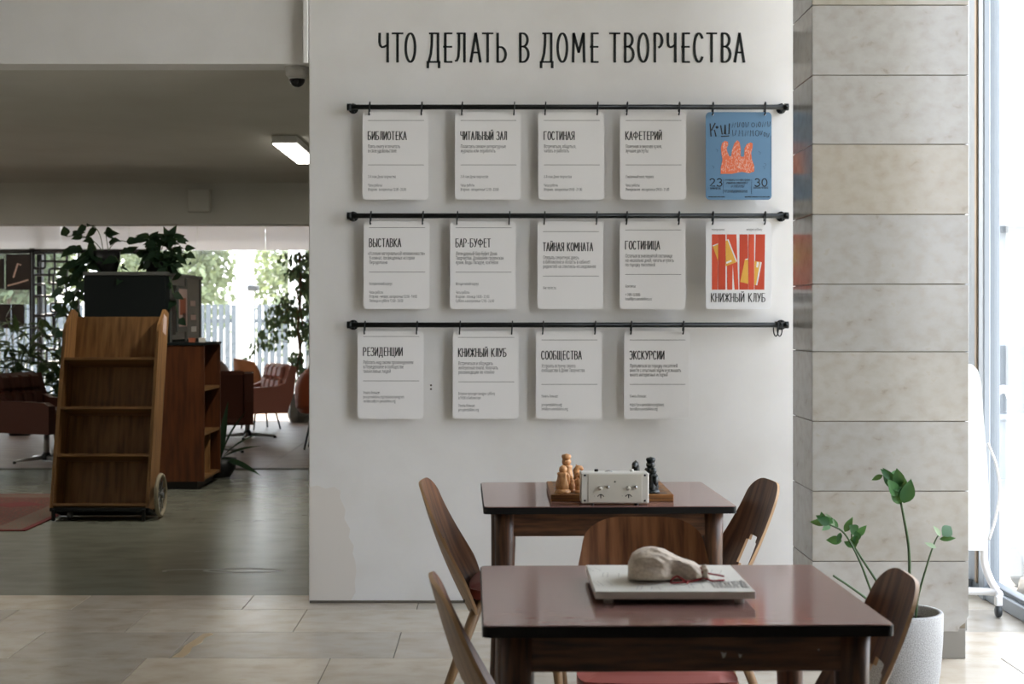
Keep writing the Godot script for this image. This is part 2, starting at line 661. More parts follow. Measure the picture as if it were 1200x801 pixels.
	mat("red_cord", c8(140, 20, 26), .7)
	var seat := mat("seat_red", c8(140, 62, 50), .6)
	seat.rim_enabled = true
	seat.rim = .25
	var box_w := noise_tex(63, 0.03, 4, [[0.0, c8(168, 110, 62)], [0.5, c8(204, 150, 98)], [1.0, c8(222, 174, 122)]], 256)
	tex_mat("boxwood", box_w, Vector3(14, 6, 14), .4)
	mat("ebony", c8(22, 28, 27), .35)
	mat("leather_brown", c8(72, 40, 30), .45, 0.0, .3)
	mat("leather_rose", c8(172, 114, 98), .45, 0.0, .3)
	mat("leather_rust", c8(150, 72, 38), .5)
	mat("leather_tan", c8(196, 128, 82), .5)
	mat("leather_grey", c8(150, 140, 134), .5)
	mat("steel", c8(160, 160, 158), .3, .9)
	mat("display_black", c8(22, 27, 27), .6, 0.0, .25)
	var dg := mat("display_side", c8(52, 62, 60), .14, .0, .5)
	mat("display_trim", c8(92, 94, 90), .5, .2)
	mat("paper_pink", c8(196, 170, 160), .7)
	mat("paper_dark", c8(84, 60, 56), .7)
	mat("picture_dark", c8(34, 28, 27), .6)
	mat("paper_rust", c8(160, 90, 62), .7)
	mat("tyre", c8(150, 140, 118), .8)
	mat("rim_grey", c8(120, 122, 122), .4, .6)
	# pots, earth, leaves
	var terra := noise_tex(71, 0.25, 2, [[0.0, c8(118, 118, 116)], [0.42, c8(158, 157, 155)], [0.6, c8(166, 165, 163)], [1.0, c8(196, 195, 193)]], 512)
	tex_mat("terrazzo", terra, Vector3(1.4, 1.4, 1.4), .6)
	mat("pot_black", c8(22, 22, 22), .5)
	mat("pot_grey", c8(104, 104, 98), .7)
	mat("soil", c8(40, 30, 24), .95)
	var leafs := [["leaf_deep", c8(36, 74, 38)], ["leaf_mid", c8(62, 104, 56)], ["leaf_pale", c8(150, 170, 140)], ["leaf_ficus", c8(94, 116, 96)], ["leaf_house", c8(24, 44, 28)]]
	for l in leafs:
		var m := mat(l[0], l[1], .6 if l[0] == "leaf_house" else .4, 0.0, .3)
		m.backlight_enabled = true
		m.backlight = Color(.25, .3, .15)
	for l in [["tree_leaf_a", c8(96, 108, 78)], ["tree_leaf_b", c8(118, 128, 94)], ["tree_leaf_c", c8(76, 90, 64)]]:
		var m := mat(l[0], l[1], .6)
		m.backlight_enabled = true
		m.backlight = Color(.4, .44, .3)
	mat("stem_green", c8(62, 84, 48), .6)
	mat("bark", c8(112, 92, 72), .9)
	mat("bark_pale", c8(160, 150, 138), .9)
	# outdoors
	mat("paving", c8(150, 148, 142), .9)
	mat("fence_blue", c8(86, 94, 100), .7)
	mat("column_white", c8(222, 222, 220), .8)
	mat("slate_panel", c8(54, 63, 70), .4)
	mat("pale_panel", c8(150, 155, 160), .6)
	mat("gutter", c8(44, 51, 57), .5)
	mat("rock", c8(112, 110, 107), .9)
	mat("drum_grey", c8(70, 74, 77), .5, .2)
	# window metal and glass
	mat("alu", c8(150, 157, 164), .4, .2)
	mat("alu_dark", c8(112, 118, 123), .45, .1)
	mat("seal_brown", c8(150, 132, 112), .7)
	mat("lattice_black", c8(14, 14, 14), .5)
	var glass := mat("glass", Color(.92, .96, .98, .04), .0)
	glass.transparency = BaseMaterial3D.TRANSPARENCY_ALPHA
	var blind := mat("blind_cloth", c8(232, 234, 240), .9)
	blind.backlight_enabled = true
	blind.backlight = Color(.6, .6, .6)
	mat("side_wall_grey", c8(224, 220, 213), .8)
	# lamp
	var lamp := mat("lamp_diffuser", c8(255, 252, 244), .5)
	lamp.emission_enabled = true
	lamp.emission = c8(255, 250, 240)
	lamp.emission_energy_multiplier = .9
	# rug
	var rugt := noise_tex(81, 0.035, 3, [[0.0, c8(58, 54, 46)], [0.42, c8(104, 92, 74)], [0.5, c8(122, 40, 34)], [0.62, c8(140, 46, 40)], [0.7, c8(150, 134, 106)], [1.0, c8(44, 42, 48)]], 512, FastNoiseLite.TYPE_CELLULAR)
	tex_mat("rug_field", rugt, Vector3(2.2, 2.2, 2.2), .95, c8(214, 188, 172))
	var rugb := noise_tex(83, 0.04, 3, [[0.0, c8(50, 46, 40)], [0.4, c8(112, 98, 78)], [0.55, c8(88, 80, 66)], [0.66, c8(130, 50, 42)], [0.75, c8(120, 106, 84)], [1.0, c8(54, 50, 50)]], 512, FastNoiseLite.TYPE_CELLULAR)
	tex_mat("rug_dark", rugb, Vector3(2.6, 2.6, 2.6), .95)
	mat("rug_red", c8(104, 30, 26), .95)

# ------------------------------------------------------------------ the setting
func slab_box(parent: Node3D, called: String, lo: Vector3, hi: Vector3, m: Material, bev := 0.0) -> MeshInstance3D:
	return part(called, box_mesh(hi - lo, bev), m, parent, (lo + hi) * .5)

func build_setting() -> void:
	# --- floors
	var f := struct_root("floor", "pale polished stone tile floor of the hall")
	slab_box(f, "slab", Vector3(-6.0, -.2, -7.06), Vector3(2.4, -.006, 3.4), M.mortar)
	# tiles as far as the camera can tell them apart; the joints copy the photographed ones
	var rows := [
		[-7.06, -6.715, [-3.6, -2.75, -1.97, -1.18, -.37, .4, 1.1, 1.78]],
		[-6.715, -6.235, [-2.9, -2.21, -1.6, -.877, -.2, .5, 1.15, 1.85]],
		[-6.235, -5.755, [-3.3, -2.6, -1.94, -1.3, -.41, .3, .95, 1.6]],
		[-5.755, -5.275, [-2.8, -2.1, -1.39, -.66, .05, .7, 1.4, 2.0]],
		[-5.275, -4.795, [-3.2, -2.4, -1.7, -1.0, -.3, .4, 1.1, 1.8]],
		[-4.795, -4.315, [-2.9, -2.2, -1.5, -.8, -.1, .6, 1.3, 2.0]],
		[-4.315, -3.835, [-2.6, -1.9, -1.2, -.5, .2, .9, 1.6]]]
	var k := 0
	for r in rows:
		var xs: Array = [-4.4] + r[2] + [2.4]
		for i in xs.size() - 1:
			var g := .0018
			part("tile", box_mesh(Vector3(xs[i + 1] - xs[i] - 2 * g, .03, r[1] - r[0] - 2 * g), .0012), M["tile_%d" % ((k * 7 + i * 3 + (i * i) % 5) % 4)], f, Vector3((xs[i] + xs[i + 1]) * .5, -.015, (r[0] + r[1]) * .5))
		k += 1
	slab_box(f, "tile_field", Vector3(-6.0, -.03, -7.06), Vector3(-4.402, 0, 3.4), M.tile_0)
	slab_box(f, "tile_field", Vector3(-4.4, -.03, -3.833), Vector3(2.4, 0, 3.4), M.tile_1)
	part("stain", prism_mesh(PackedVector2Array([Vector2(-1.292, 5.77), Vector2(-1.246, 5.77), Vector2(-1.238, 5.85), Vector2(-1.247, 5.95), Vector2(-1.225, 6.03), Vector2(-1.232, 6.12), Vector2(-1.205, 6.18), Vector2(-1.222, 6.215), Vector2(-1.255, 6.2), Vector2(-1.268, 6.08), Vector2(-1.284, 5.98), Vector2(-1.28, 5.86)]), 0, .0004), M.tile_stain, f, Vector3.ZERO, Basis(Vector3.RIGHT, -PI / 2))
	var f2 := struct_root("floor", "dark green-grey polished floor of the lounge")
	slab_box(f2, "sheet", Vector3(-10.0, -.2, -12.95), Vector3(1.9, -.004, -7.062), M.green_floor)
	var flat := Basis(Vector3.RIGHT, -PI / 2)
	var sc := new_st()
	add_stroke(sc, ell(0, 0, .2, .06, 0, 360, 30), .03, .024, 0.0)
	part("scuff_ring", done(sc), M.scuff, f2, Vector3(-1.36, -.0036, -7.77), flat)
	sc = new_st()
	add_stroke(sc, ell(-.1, .02, .16, .05, 20, 200, 14), .022, .02, 0.0)
	part("scuff_arc", done(sc), M.scuff, f2, Vector3(-1.52, -.0036, -7.74), flat)
	sc = new_st()
	add_stroke(sc, v2([0, 0, .05, .03, .12, .035]), .006, .005, 0.0)
	part("scratch", done(sc), M.scuff, f2, Vector3(-1.75, -.0036, -8.4), flat)
	slab_box(f2, "threshold", Vector3(-10.0, -.05, -13.02), Vector3(1.9, .003, -12.952), M.threshold)
	var f3 := struct_root("floor", "pinkish board floor by the far windows")
	slab_box(f3, "slab", Vector3(-10.0, -.2, -20.7), Vector3(1.9, -.01, -13.022), M.mortar)
	var bz := 0
	while bz < 30:
		var z1 := -13.024 - bz * .25
		for sx in 3:
			var x0 := -10.0 + sx * 3.96 + fposmod(bz * 1.37, 1.0) * 0.0
			part("board", box_mesh(Vector3(3.955, .03, .246), .0015), M.floor_board, f3, Vector3(x0 + 1.98, -.015, z1 - .123))
		bz += 1
	# --- white wall with the cards
	var w := struct_root("wall_back", "white painted wall carrying lettering and hanging cards")
	slab_box(w, "wall_body", Vector3(-.889, 0, -7.15), Vector3(1.9, 4.2, -6.87), M.white_paint, .004)
	part("paint_patch", prism_mesh(PackedVector2Array([Vector2(-.886, .012), Vector2(-.69, .012), Vector2(-.668, .05), Vector2(-.672, .1), Vector2(-.664, .15), Vector2(-.67, .2), Vector2(-.682, .235), Vector2(-.676, .27), Vector2(-.7, .31), Vector2(-.694, .35), Vector2(-.722, .4), Vector2(-.716, .44), Vector2(-.742, .5), Vector2(-.738, .53), Vector2(-.77, .55), Vector2(-.81, .541), Vector2(-.85, .556), Vector2(-.886, .548)]), 0, .0006), M.patch_paint, w, Vector3(0, 0, -6.87))
	part("base_line", box_mesh(Vector3(2.78, .012, .006), .001), M.mortar, w, Vector3(.505, .006, -6.868))
	part("screw_hole", cyl_mesh(.005, .002, 8), M.mortar, w, Vector3(-.311, 1.03, -6.8705), Basis(Vector3.RIGHT, PI / 2))
	part("screw_hole", cyl_mesh(.005, .002, 8), M.mortar, w, Vector3(-.311, 1.012, -6.8705), Basis(Vector3.RIGHT, PI / 2))
	# --- soffit over the lounge entrance and the lounge ceiling
	var so := struct_root("wall_front_soffit", "white soffit above the lounge opening")
	slab_box(so, "soffit_face", Vector3(-10.0, 2.56, -7.1), Vector3(-.889, 4.2, -6.92), M.white_paint)
	var tr := struct_root("trim_1", "white vertical corner trim beside the soffit")
	slab_box(tr, "strip", Vector3(-.918, 2.553, -6.92), Vector3(-.892, 4.2, -6.86), M.white_paint, .004)
	var ce := struct_root("ceiling", "low white ceiling of the lounge")
	slab_box(ce, "panel", Vector3(-10.0, 2.56, -13.0), Vector3(1.9, 2.8, -7.1), M.ceiling_paint)
	var be := struct_root("trim_2", "dull dropped beam across the lounge ceiling")
	slab_box(be, "beam", Vector3(-10.0, 2.19, -13.35), Vector3(1.9, 2.8, -13.0), M.ceiling_paint)
	var ce2 := struct_root("ceiling", "white ceiling of the window bay")
	slab_box(ce2, "panel", Vector3(-10.0, 2.9, -20.7), Vector3(1.9, 3.1, -13.35), M.ceiling_paint)
	slab_box(ce2, "upstand", Vector3(-10.0, 2.8, -13.35), Vector3(1.9, 3.1, -13.2), M.ceiling_paint)
	var ce3 := struct_root("ceiling", "white ceiling of the hall")
	slab_box(ce3, "panel", Vector3(-6.2, 4.2, -7.2), Vector3(2.7, 4.4, 3.6), M.ceiling_paint)
	# --- enclosing walls out of view
	var wl := struct_root("wall_left", "white side wall of the hall")
	slab_box(wl, "wall_body", Vector3(-6.2, 0, -7.1), Vector3(-6.0, 4.2, 3.6), M.side_wall_grey)
	var wr := struct_root("wall_rear", "white rear wall of the hall")
	slab_box(wr, "wall_body", Vector3(-6.0, 0, 3.4), Vector3(2.5, 4.2, 3.6), M.side_wall_grey)
	var wri := struct_root("wall_right", "unseen plain side wall of the hall closing off the glazed wall")
	slab_box(wri, "wall_body", Vector3(2.335, 0, -2.9), Vector3(2.5, 4.2, 3.6), M.side_wall_grey)  # unseen; solid instead of glass to steepen the light gradient on the card wall
	var ll := struct_root("wall_lounge_left", "white side wall of the lounge")
	slab_box(ll, "wall_body", Vector3(-10.2, 0, -20.9), Vector3(-10.0, 3.1, -6.92), M.white_paint)
	slab_box(ll, "return_wall", Vector3(-10.0, 0, -7.1), Vector3(-6.0, 2.56, -6.92), M.white_paint)
	var lr := struct_root("wall_lounge_right", "white partition of the lounge behind the card wall")
	slab_box(lr, "wall_body", Vector3(1.9, 0, -20.9), Vector3(2.1, 3.1, -7.17), M.white_paint)
	# --- far window wall: lintel, sills, glass
	var wf := struct_root("wall_far", "white lintel above the far windows")
	slab_box(wf, "lintel", Vector3(-10.0, 2.75, -20.7), Vector3(1.9, 3.1, -20.45), M.white_paint)
	slab_box(wf, "wall_body", Vector3(-2.3, 0, -20.7), Vector3(1.9, 2.75, -20.45), M.white_paint)
	slab_box(wf, "sill", Vector3(-10.0, 0, -20.7), Vector3(-2.3, .06, -20.5), M.white_paint)
	var w2 := struct_root("window_2", "wide far window looking out to trees")
	for x in [[-10.0, -6.5], [-6.46, -2.3]]:
		slab_box(w2, "pane", Vector3(x[0], .06, -20.6), Vector3(x[1], 2.75, -20.592), M.glass)
	slab_box(w2, "mullion", Vector3(-6.515, .06, -20.64), Vector3(-6.445, 2.75, -20.55), M.lattice_black)
	for i in 8:
		slab_box(w2, "blind", Vector3(-10.0 + i * .962, 2.3, -20.5), Vector3(-10.0 + i * .962 + .958, 2.78, -20.494), M.blind_cloth)
	slab_box(w2, "top_rail", Vector3(-9.9, 2.25, -20.5), Vector3(-4.95, 2.315, -20.44), M.lattice_black)
	# --- glazed side to the right
	var w1 := struct_root("window_1", "tall glazed wall with pale metal frame on the right")
	slab_box(w1, "bottom_rail", Vector3(2.335, 0, -7.0), Vector3(2.43, .065, -2.9), M.alu, .005)
	slab_box(w1, "glazing_bead", Vector3(2.355, .065, -7.0), Vector3(2.41, .085, -2.9), M.alu_dark, .003)
	slab_box(w1, "top_rail", Vector3(2.335, 4.12, -7.0), Vector3(2.43, 4.2, -2.9), M.alu, .005)
	for z in [-4.4]:
		slab_box(w1, "mullion", Vector3(2.335, .065, z - .05), Vector3(2.43, 4.12, z + .05), M.alu, .005)
	for z in [[-7.0, -4.45], [-4.35, -2.9]]:
		slab_box(w1, "pane", Vector3(2.38, .075, z[0]), Vector3(2.386, 4.13, z[1]), M.glass)
	# corner post made of several strips
	slab_box(w1, "corner_post", Vector3(2.335, 0, -7.2), Vector3(2.43, 4.2, -7.0), M.alu_dark, .004)
	slab_box(w1, "post_cover", Vector3(2.325, 0, -7.0), Vector3(2.36, 4.2, -6.93), M.alu, .006)
	slab_box(w1, "seal", Vector3(2.326, .065, -7.06), Vector3(2.336, 4.2, -7.035), M.seal_brown)
	var w3 := struct_root("window_3", "narrow glazed return wall behind the pillar")
	slab_box(w3, "bottom_rail", Vector3(1.9, 0, -7.19), Vector3(2.335, .07, -7.12), M.alu_dark, .004)
	slab_box(w3, "top_rail", Vector3(1.9, 4.1, -7.19), Vector3(2.335, 4.2, -7.12), M.alu_dark, .004)
	slab_box(w3, "pane", Vector3(1.9, .07, -7.158), Vector3(2.335, 4.1, -7.152), M.glass)

func build_pillar() -> void:
	var p := thing("stone_pillar", "polished beige stone clad pillar in front of the white wall", "pillar", Vector3(1.249, 0, -5.737))
	part("core", box_mesh(Vector3(.597, 4.05, .363)), M.stone_joint, p, Vector3(.3085, 2.145, -.1915))
	part("plinth", box_mesh(Vector3(.6, .12, .37), .003), M.plinth_stone, p, Vector3(.3085, .06, -.1915))
	var y := .108
	var n := 0
	var kinds := [0, 3, 1, 3, 1, 1, 2, 0, 0, 2, 1, 3, 0, 1, 2, 0]
	# slab joints measured up the face
	var ys := [.108, .387, .664, .94, 1.215, 1.482, 1.758, 2.035, 2.308, 2.585, 2.86, 3.137, 3.413, 3.69, 4.199]
	for i in ys.size() - 1:
		var h: float = ys[i + 1] - ys[i] - .003
		var cy: float = (ys[i] + ys[i + 1]) * .5
		var km: Material = M["lime_%d" % kinds[i]]
		if i == 0:
			# the lowest slab has a chipped corner
			var ch := PackedVector2Array([Vector2(0, -h / 2), Vector2(.575, -h / 2), Vector2(.583, -h / 2 + .02), Vector2(.603, -h / 2 + .034), Vector2(.617, -h / 2 + .062), Vector2(.617, h / 2), Vector2(0, h / 2)])
			part("slab", prism_mesh(ch, -.012, 0), km, p, Vector3(0, cy, 0))
		else:
			part("slab", box_mesh(Vector3(.617, h, .012), .0012), km, p, Vector3(.3085, cy, -.006))
		part("side_slab", box_mesh(Vector3(.012, h, .367), .0012), M["lime_%d" % kinds[(i + 1) % kinds.size()]], p, Vector3(.0065, cy, -.1985))
		part("side_slab", box_mesh(Vector3(.01, h, .367), .0012), M["lime_%d" % kinds[(i + 2) % kinds.size()]], p, Vector3(.612, cy, -.1985))

# ------------------------------------------------------------------ lettering and rails on the wall
func build_wall_lettering() -> void:
	var t := thing("wall_lettering", "large thin dark capital lettering across the top of the white wall", "lettering", Vector3(0, 0, -6.87))
	# letter, left and right edge as metres from the camera axis
	var px := [["Ч", 444.3, 455.0], ["Т", 459.8, 472.0], ["О", 475.5, 486.5], ["Д", 500.5, 515.5], ["Е", 520.0, 529.5], ["Л", 533.2, 545.0],
		["А", 551.8, 563.0], ["Т", 565.5, 577.5], ["Ь", 582.6, 593.0], ["В", 609.2, 619.5], ["Д", 633.2, 648.0], ["О", 653.5, 664.5], ["М", 671.2, 685.0], ["Е", 692.0, 700.8],
		["Т", 714.5, 726.2], ["В", 732.0, 742.5], ["О", 748.2, 759.5], ["Р", 766.8, 776.5], ["Ч", 782.0, 792.0], ["Е", 799.0, 807.8], ["С", 813.6, 824.2], ["Т", 828.2, 839.5], ["В", 845.6, 856.0], ["А", 861.2, 871.8]]
	for l in px:
		var x0: float = (l[1] - 582.0) / 247.4
		var w: float = (l[2] - l[1]) / 247.4
		var st := new_st()
		add_glyph(st, l[0], Vector2.ZERO, w, .135, .0125, .0085, .0012)
		part("letter", done(st), M.wall_ink, t, Vector3(x0, 2.560, .0004))

func ring_mesh(r: float, tube: float) -> ArrayMesh:
	var pts := []
	for i in 16:
		var a := TAU * i / 16
		pts.append(Vector3(0, sin(a) * r * 1.0, cos(a) * r))
	return tube_mesh(pts, tube, 6, true)

func build_rails() -> void:
	var lab := ["top black rail on the white wall holding four cards and the blue poster", "middle black rail on the white wall holding four cards and the red and yellow poster", "lowest black rail on the white wall with four cards and two spare rings"]
	var ys := [2.338, 1.828, 1.316]
	for i in 3:
		var t := thing("wall_rail", lab[i], "rail", Vector3(.334, ys[i], -6.81), 0, "black pipe rails on the white wall")
		part("pipe", tube_mesh([Vector3(-1.02, 0, 0), Vector3(1.02, 0, 0)], .0118, 12), M.black_metal, t)
		for s in [-1.0, 1.0]:
			part("end_cap", tube_mesh([Vector3(s * 1.016, 0, 0), Vector3(s * 1.036, 0, 0)], .0165, 12), M.black_metal, t)
			var fit := part("flange", lathe_mesh([Vector2(0, 0), Vector2(.024, 0), Vector2(.024, .006), Vector2(.012, .009), Vector2(.012, .06), Vector2(0, .06)], 14), M.black_metal, t, Vector3(s * 1.012, 0, -.0595), Basis(Vector3.RIGHT, PI / 2))
			for b in [-1.0, 1.0]:
				part("bolt", lathe_mesh([Vector2(0, 0), Vector2(.007, 0), Vector2(.0075, .003), Vector2(.006, .02), Vector2(0, .022)], 8), M.black_metal, fit, Vector3(0, .006, b * .017))
	for k in 2:
		var r := thing("spare_ring", "black metal ring hanging empty at the end of the lowest rail", "ring", Vector3(1.311 + k * .0175, 1.2965, -6.81), .38, "empty rings on the lowest rail")
		var pts := []
		for i in 20:
			var a := TAU * i / 20
			pts.append(Vector3(0, sin(a) * .0335, cos(a) * .021))
		part("wire", tube_mesh(pts, .0028, 6, true), M.black_metal, r)

func card_panel(parent: Node3D, m: Material) -> void:
	# a rounded plate with two punched holes near its upper edge, so that the rings can pass
	var w := .1545
	var h := .4115
	var holes := [Vector2(-.1215, -.0115), Vector2(.1235, -.0115)]
	# the plate is cut into two polygons through the holes, so that each is simple
	var st := new_st()
	var hr := .0055
	var hy := -.0115
	var lowpoly := PackedVector2Array()
	# corner points of the plate; the cut runs at the height of the holes, through the rounded shoulders
	var sx := w - .019 + sqrt(.019 * .019 - (hy + .019) * (hy + .019))
	lowpoly.append(Vector2(-sx, hy))
	var sa := asin((hy + .019) / .019)
	for i in 4:
		var a: float = PI - sa * (1.0 - i / 3.0)
		if i > 0:
			lowpoly.append(Vector2(-w + .019, -.019) + Vector2(cos(a), sin(a)) * .019)
	for i in 6:
		var a: float = PI + PI / 2 * i / 5
		lowpoly.append(Vector2(-w + .019, -h + .019) + Vector2(cos(a), sin(a)) * .019)
	for i in 6:
		var a: float = PI * 1.5 + PI / 2 * i / 5
		lowpoly.append(Vector2(w - .019, -h + .019) + Vector2(cos(a), sin(a)) * .019)
	for i in 4:
		var a: float = sa * i / 3.0
		if i < 3:
			lowpoly.append(Vector2(w - .019, -.019) + Vector2(cos(a), sin(a)) * .019)
	lowpoly.append(Vector2(sx, hy))
	for hc in [holes[1], holes[0]]:
		for i in 7:
			var a: float = -PI * i / 6
			lowpoly.append(hc + Vector2(cos(a), sin(a)) * hr)
	add_prism(st, lowpoly, 0, .003)
	var toppoly := PackedVector2Array()
	toppoly.append(Vector2(-sx, hy))
	for hc in holes:
		for i in 7:
			var a: float = PI - PI * i / 6
			toppoly.append(hc + Vector2(cos(a), sin(a)) * hr)
	toppoly.append(Vector2(sx, hy))
	for i in range(1, 5):
		var a: float = lerpf(sa, PI / 2, i / 4.0)
		toppoly.append(Vector2(w - .019, -.019) + Vector2(cos(a), sin(a)) * .019)
	for i in 4:
		var a: float = lerpf(PI / 2, PI - sa, i / 4.0)
		toppoly.append(Vector2(-w + .019, -.019) + Vector2(cos(a), sin(a)) * .019)
	add_prism(st, toppoly, 0, .003)
	part("panel", done(st), m, parent)
	var rp := []
	for i in 16:
		var a := TAU * i / 16
		rp.append(Vector3(sin(a) * .002, .0165 + sin(a) * .03, .002 + cos(a) * .0215))
	var rm := tube_mesh(rp, .0034, 6, true)
	for hc in holes:
		part("ring", rm, M.black_metal, parent, Vector3(hc.x, 0, 0))

func build_cards() -> void:
	var U := 1.0 / 249.4   # one unit of the layout on the cards, in metres
	# left edge, top edge (layout units), heading, offset, description lines, note lines [height, text]
	var D := [
		[424.9, 131.2, "БИБЛИОТЕКА", 10.0, ["Взять книгу и почитать", "в свое удовольствие"], [[66, "2-й этаж Дома творчества"], [76, "Часы работы:"], [81, "Вторник - воскресенье 12:00 - 20:00"]], "library"],
		[533.3, 131.2, "ЧИТАЛЬНЫЙ ЗАЛ", 10.0, ["Полистать свежие литературные", "журналы или поработать"], [[66, "2-й этаж Дома творчества"], [76, "Часы работы"], [81, "Вторник - воскресенье 12:00 - 20:00"]], "reading hall"],
		[630.9, 131.2, "ГОСТИНАЯ", 10.0, ["Встречаться, общаться,", "читать и работать"], [[66, "2-й этаж Дома творчества"], [76, "Часы работы"], [81, "Вторник - воскресенье 09:00 - 21:00"]], "living room"],
		[726.6, 131.2, "КАФЕТЕРИЙ", 10.0, ["Полезная и вкусная кухня,", "лучшие десерты"], [[66, "Стеклянный холл, терраса"], [76, "Часы работы:"], [81, "Понедельник - воскресенье 09:00 - 21:00"]], "cafeteria"],
		[426.3, 259.2, "ВЫСТАВКА", 7.3, ["«Условия материальной независимости»", "9 комнат, посвященных истории", "Переделкина"], [[66, "Исторический корпус"], [76, "Часы работы"], [81, "Вторник - четверг, воскресенье 12:00 - 19:00"], [86, "Пятница и суббота 12:00 - 20:00"]], "exhibition"],
		[527.6, 259.4, "БАР-БУФЕТ", 7.3, ["Легендарный бар-буфет Дома", "Творчества. Домашняя грузинская", "кухня. Воды Лагидзе, коктейли"], [[66, "Исторический корпус"], [76, "Часы работы"], [81, "Вторник - пятница 14:00 - 22:00"], [86, "Суббота и воскресенье 12:00 - 22:00"]], "bar"],
		[629.9, 259.4, "ТАЙНАЯ КОМНАТА", 11.9, ["Открыть секретную дверь", "в библиотеке и попасть в кабинет", "редкостей на спектакль-исследование"], [[66, "Как попасть:"]], "secret room"],
		[726.2, 259.4, "ГОСТИНИЦА", 10.0, ["Остаться в знаменитой гостинице", "на несколько дней, читать и гулять", "по городку писателей"], [[66, "Контакты:"], [76, "+ 7495 028880"], [81, "hotel@pro-peredelkino.ru"]], "hotel"],
		[419.3, 387.8, "РЕЗИДЕНЦИИ", 6.2, ["Работать над своим произведением", "в Переделкине в сообществе", "талантливых людей"], [[66, "Узнать больше:"], [71, "pro-peredelkino.org/residence-program"], [76, "residence@pro-peredelkino.org"]], "residences"],
		[530.7, 387.8, "КНИЖНЫЙ КЛУБ", 7.3, ["Встречаться и обсуждать", "интересные книги, получать", "рекомендации по чтению"], [[66, "Встречи проходят каждую субботу"], [71, "в 16:00 в Библиотеке"], [80, "Узнать больше:"], [85, "pro-peredelkino.org"]], "book club"],
		[628.1, 387.8, "СООБЩЕСТВА", 10.3, ["Устроить встречу своего", "сообщества в Доме Творчества"], [[66, "Узнать больше:"], [76, "pro-peredelkino.org"], [81, "info@pro-peredelkino.org"]], "communities"],
		[731.4, 387.8, "ЭКСКУРСИИ", 10.3, ["Прогуляться по городку писателей", "вместе с опытным гидом и услышать", "много интересных историй"], [[66, "Узнать больше:"], [76, "https://pro-peredelkino.org/tours"], [81, "tours@pro-peredelkino.org"]], "excursions"]]
	for d in D:
		var at := Vector3((d[0] + 38.5 - 582.0) * U, 1.35 - (d[1] - 372.0) * U, -6.816)
		var t := thing("hanging_card", "white card headed %s, the %s card, hanging on the %s rail" % [d[2], d[6], "top" if d[1] < 200 else ("middle" if d[1] < 300 else "lowest")], "card", at, 0, "white cards hanging on the wall rails")
		card_panel(t, M.card)
		var x0 := -.1285
		var r1: float = d[3]
		for ry in [r1, r1 + 52.0]:
			part("rule", box_mesh(Vector3(.262, .0022, .0004)), M.rule_ink, t, Vector3(.0025, -ry * U, .0032))
		part("heading", caps_mesh(d[2], .0385, .125, .98 if d[2].length() < 13 else .9), M.heading_ink, t, Vector3(x0, -(r1 + 22.6) * U, .0031))
		var st := SurfaceTool.new()
		st.begin(Mesh.PRIMITIVE_TRIANGLES)
		var n := 0
		for line in d[4]:
			add_print(st, line, Vector3(x0 - (.006 if line.begins_with("«") else 0.0), -(r1 + 33.6 + 5.2 * n) * U, .0034), .0222, .62)
			n += 1
		for line in d[5]:
			add_print(st, line[1], Vector3(x0, -(r1 + line[0] + 2.4) * U, .0034), .0178, .6)
		part("small_print", st.commit(), M.small_ink, t)

func stroke_part(parent: Node3D, called: String, lines: Array, w: float, m: Material, z: float) -> void:
	var st := new_st()
	for l in lines:
		add_stroke(st, l, w, w * .8, 0.0)
	part(called, done(st), m, parent, Vector3(0, 0, z))

func scribble(x0: float, y0: float, x1: float, h: float, seed_: int, slope := 0.0) -> Array:
	# a line of joined hand-written strokes
	var r := RandomNumberGenerator.new()
	r.seed = seed_
	var out := []
	var x := x0
	while x < x1:
		var wl := h * r.randf_range(.5, .9)
		var y := y0 + (x - x0) * slope
		match r.randi() % 4:
			0: out.append(v2([x, y, x + wl * .2, y + h, x + wl * .5, y, x + wl * .8, y + h * .9]))
			1: out.append(ell(x + wl * .4, y + h * .5, wl * .38, h * .48, 0, 360, 10))
			2: out.append(v2([x, y + h, x + wl * .1, y, x + wl * .5, y + h * .2, x + wl * .7, y + h]))
			3: out.append(v2([x, y, x + wl * .1, y + h, x + wl * .4, y + h * .4, x + wl * .7, y + h, x + wl * .8, y]))
		x += wl + h * .18
	return out

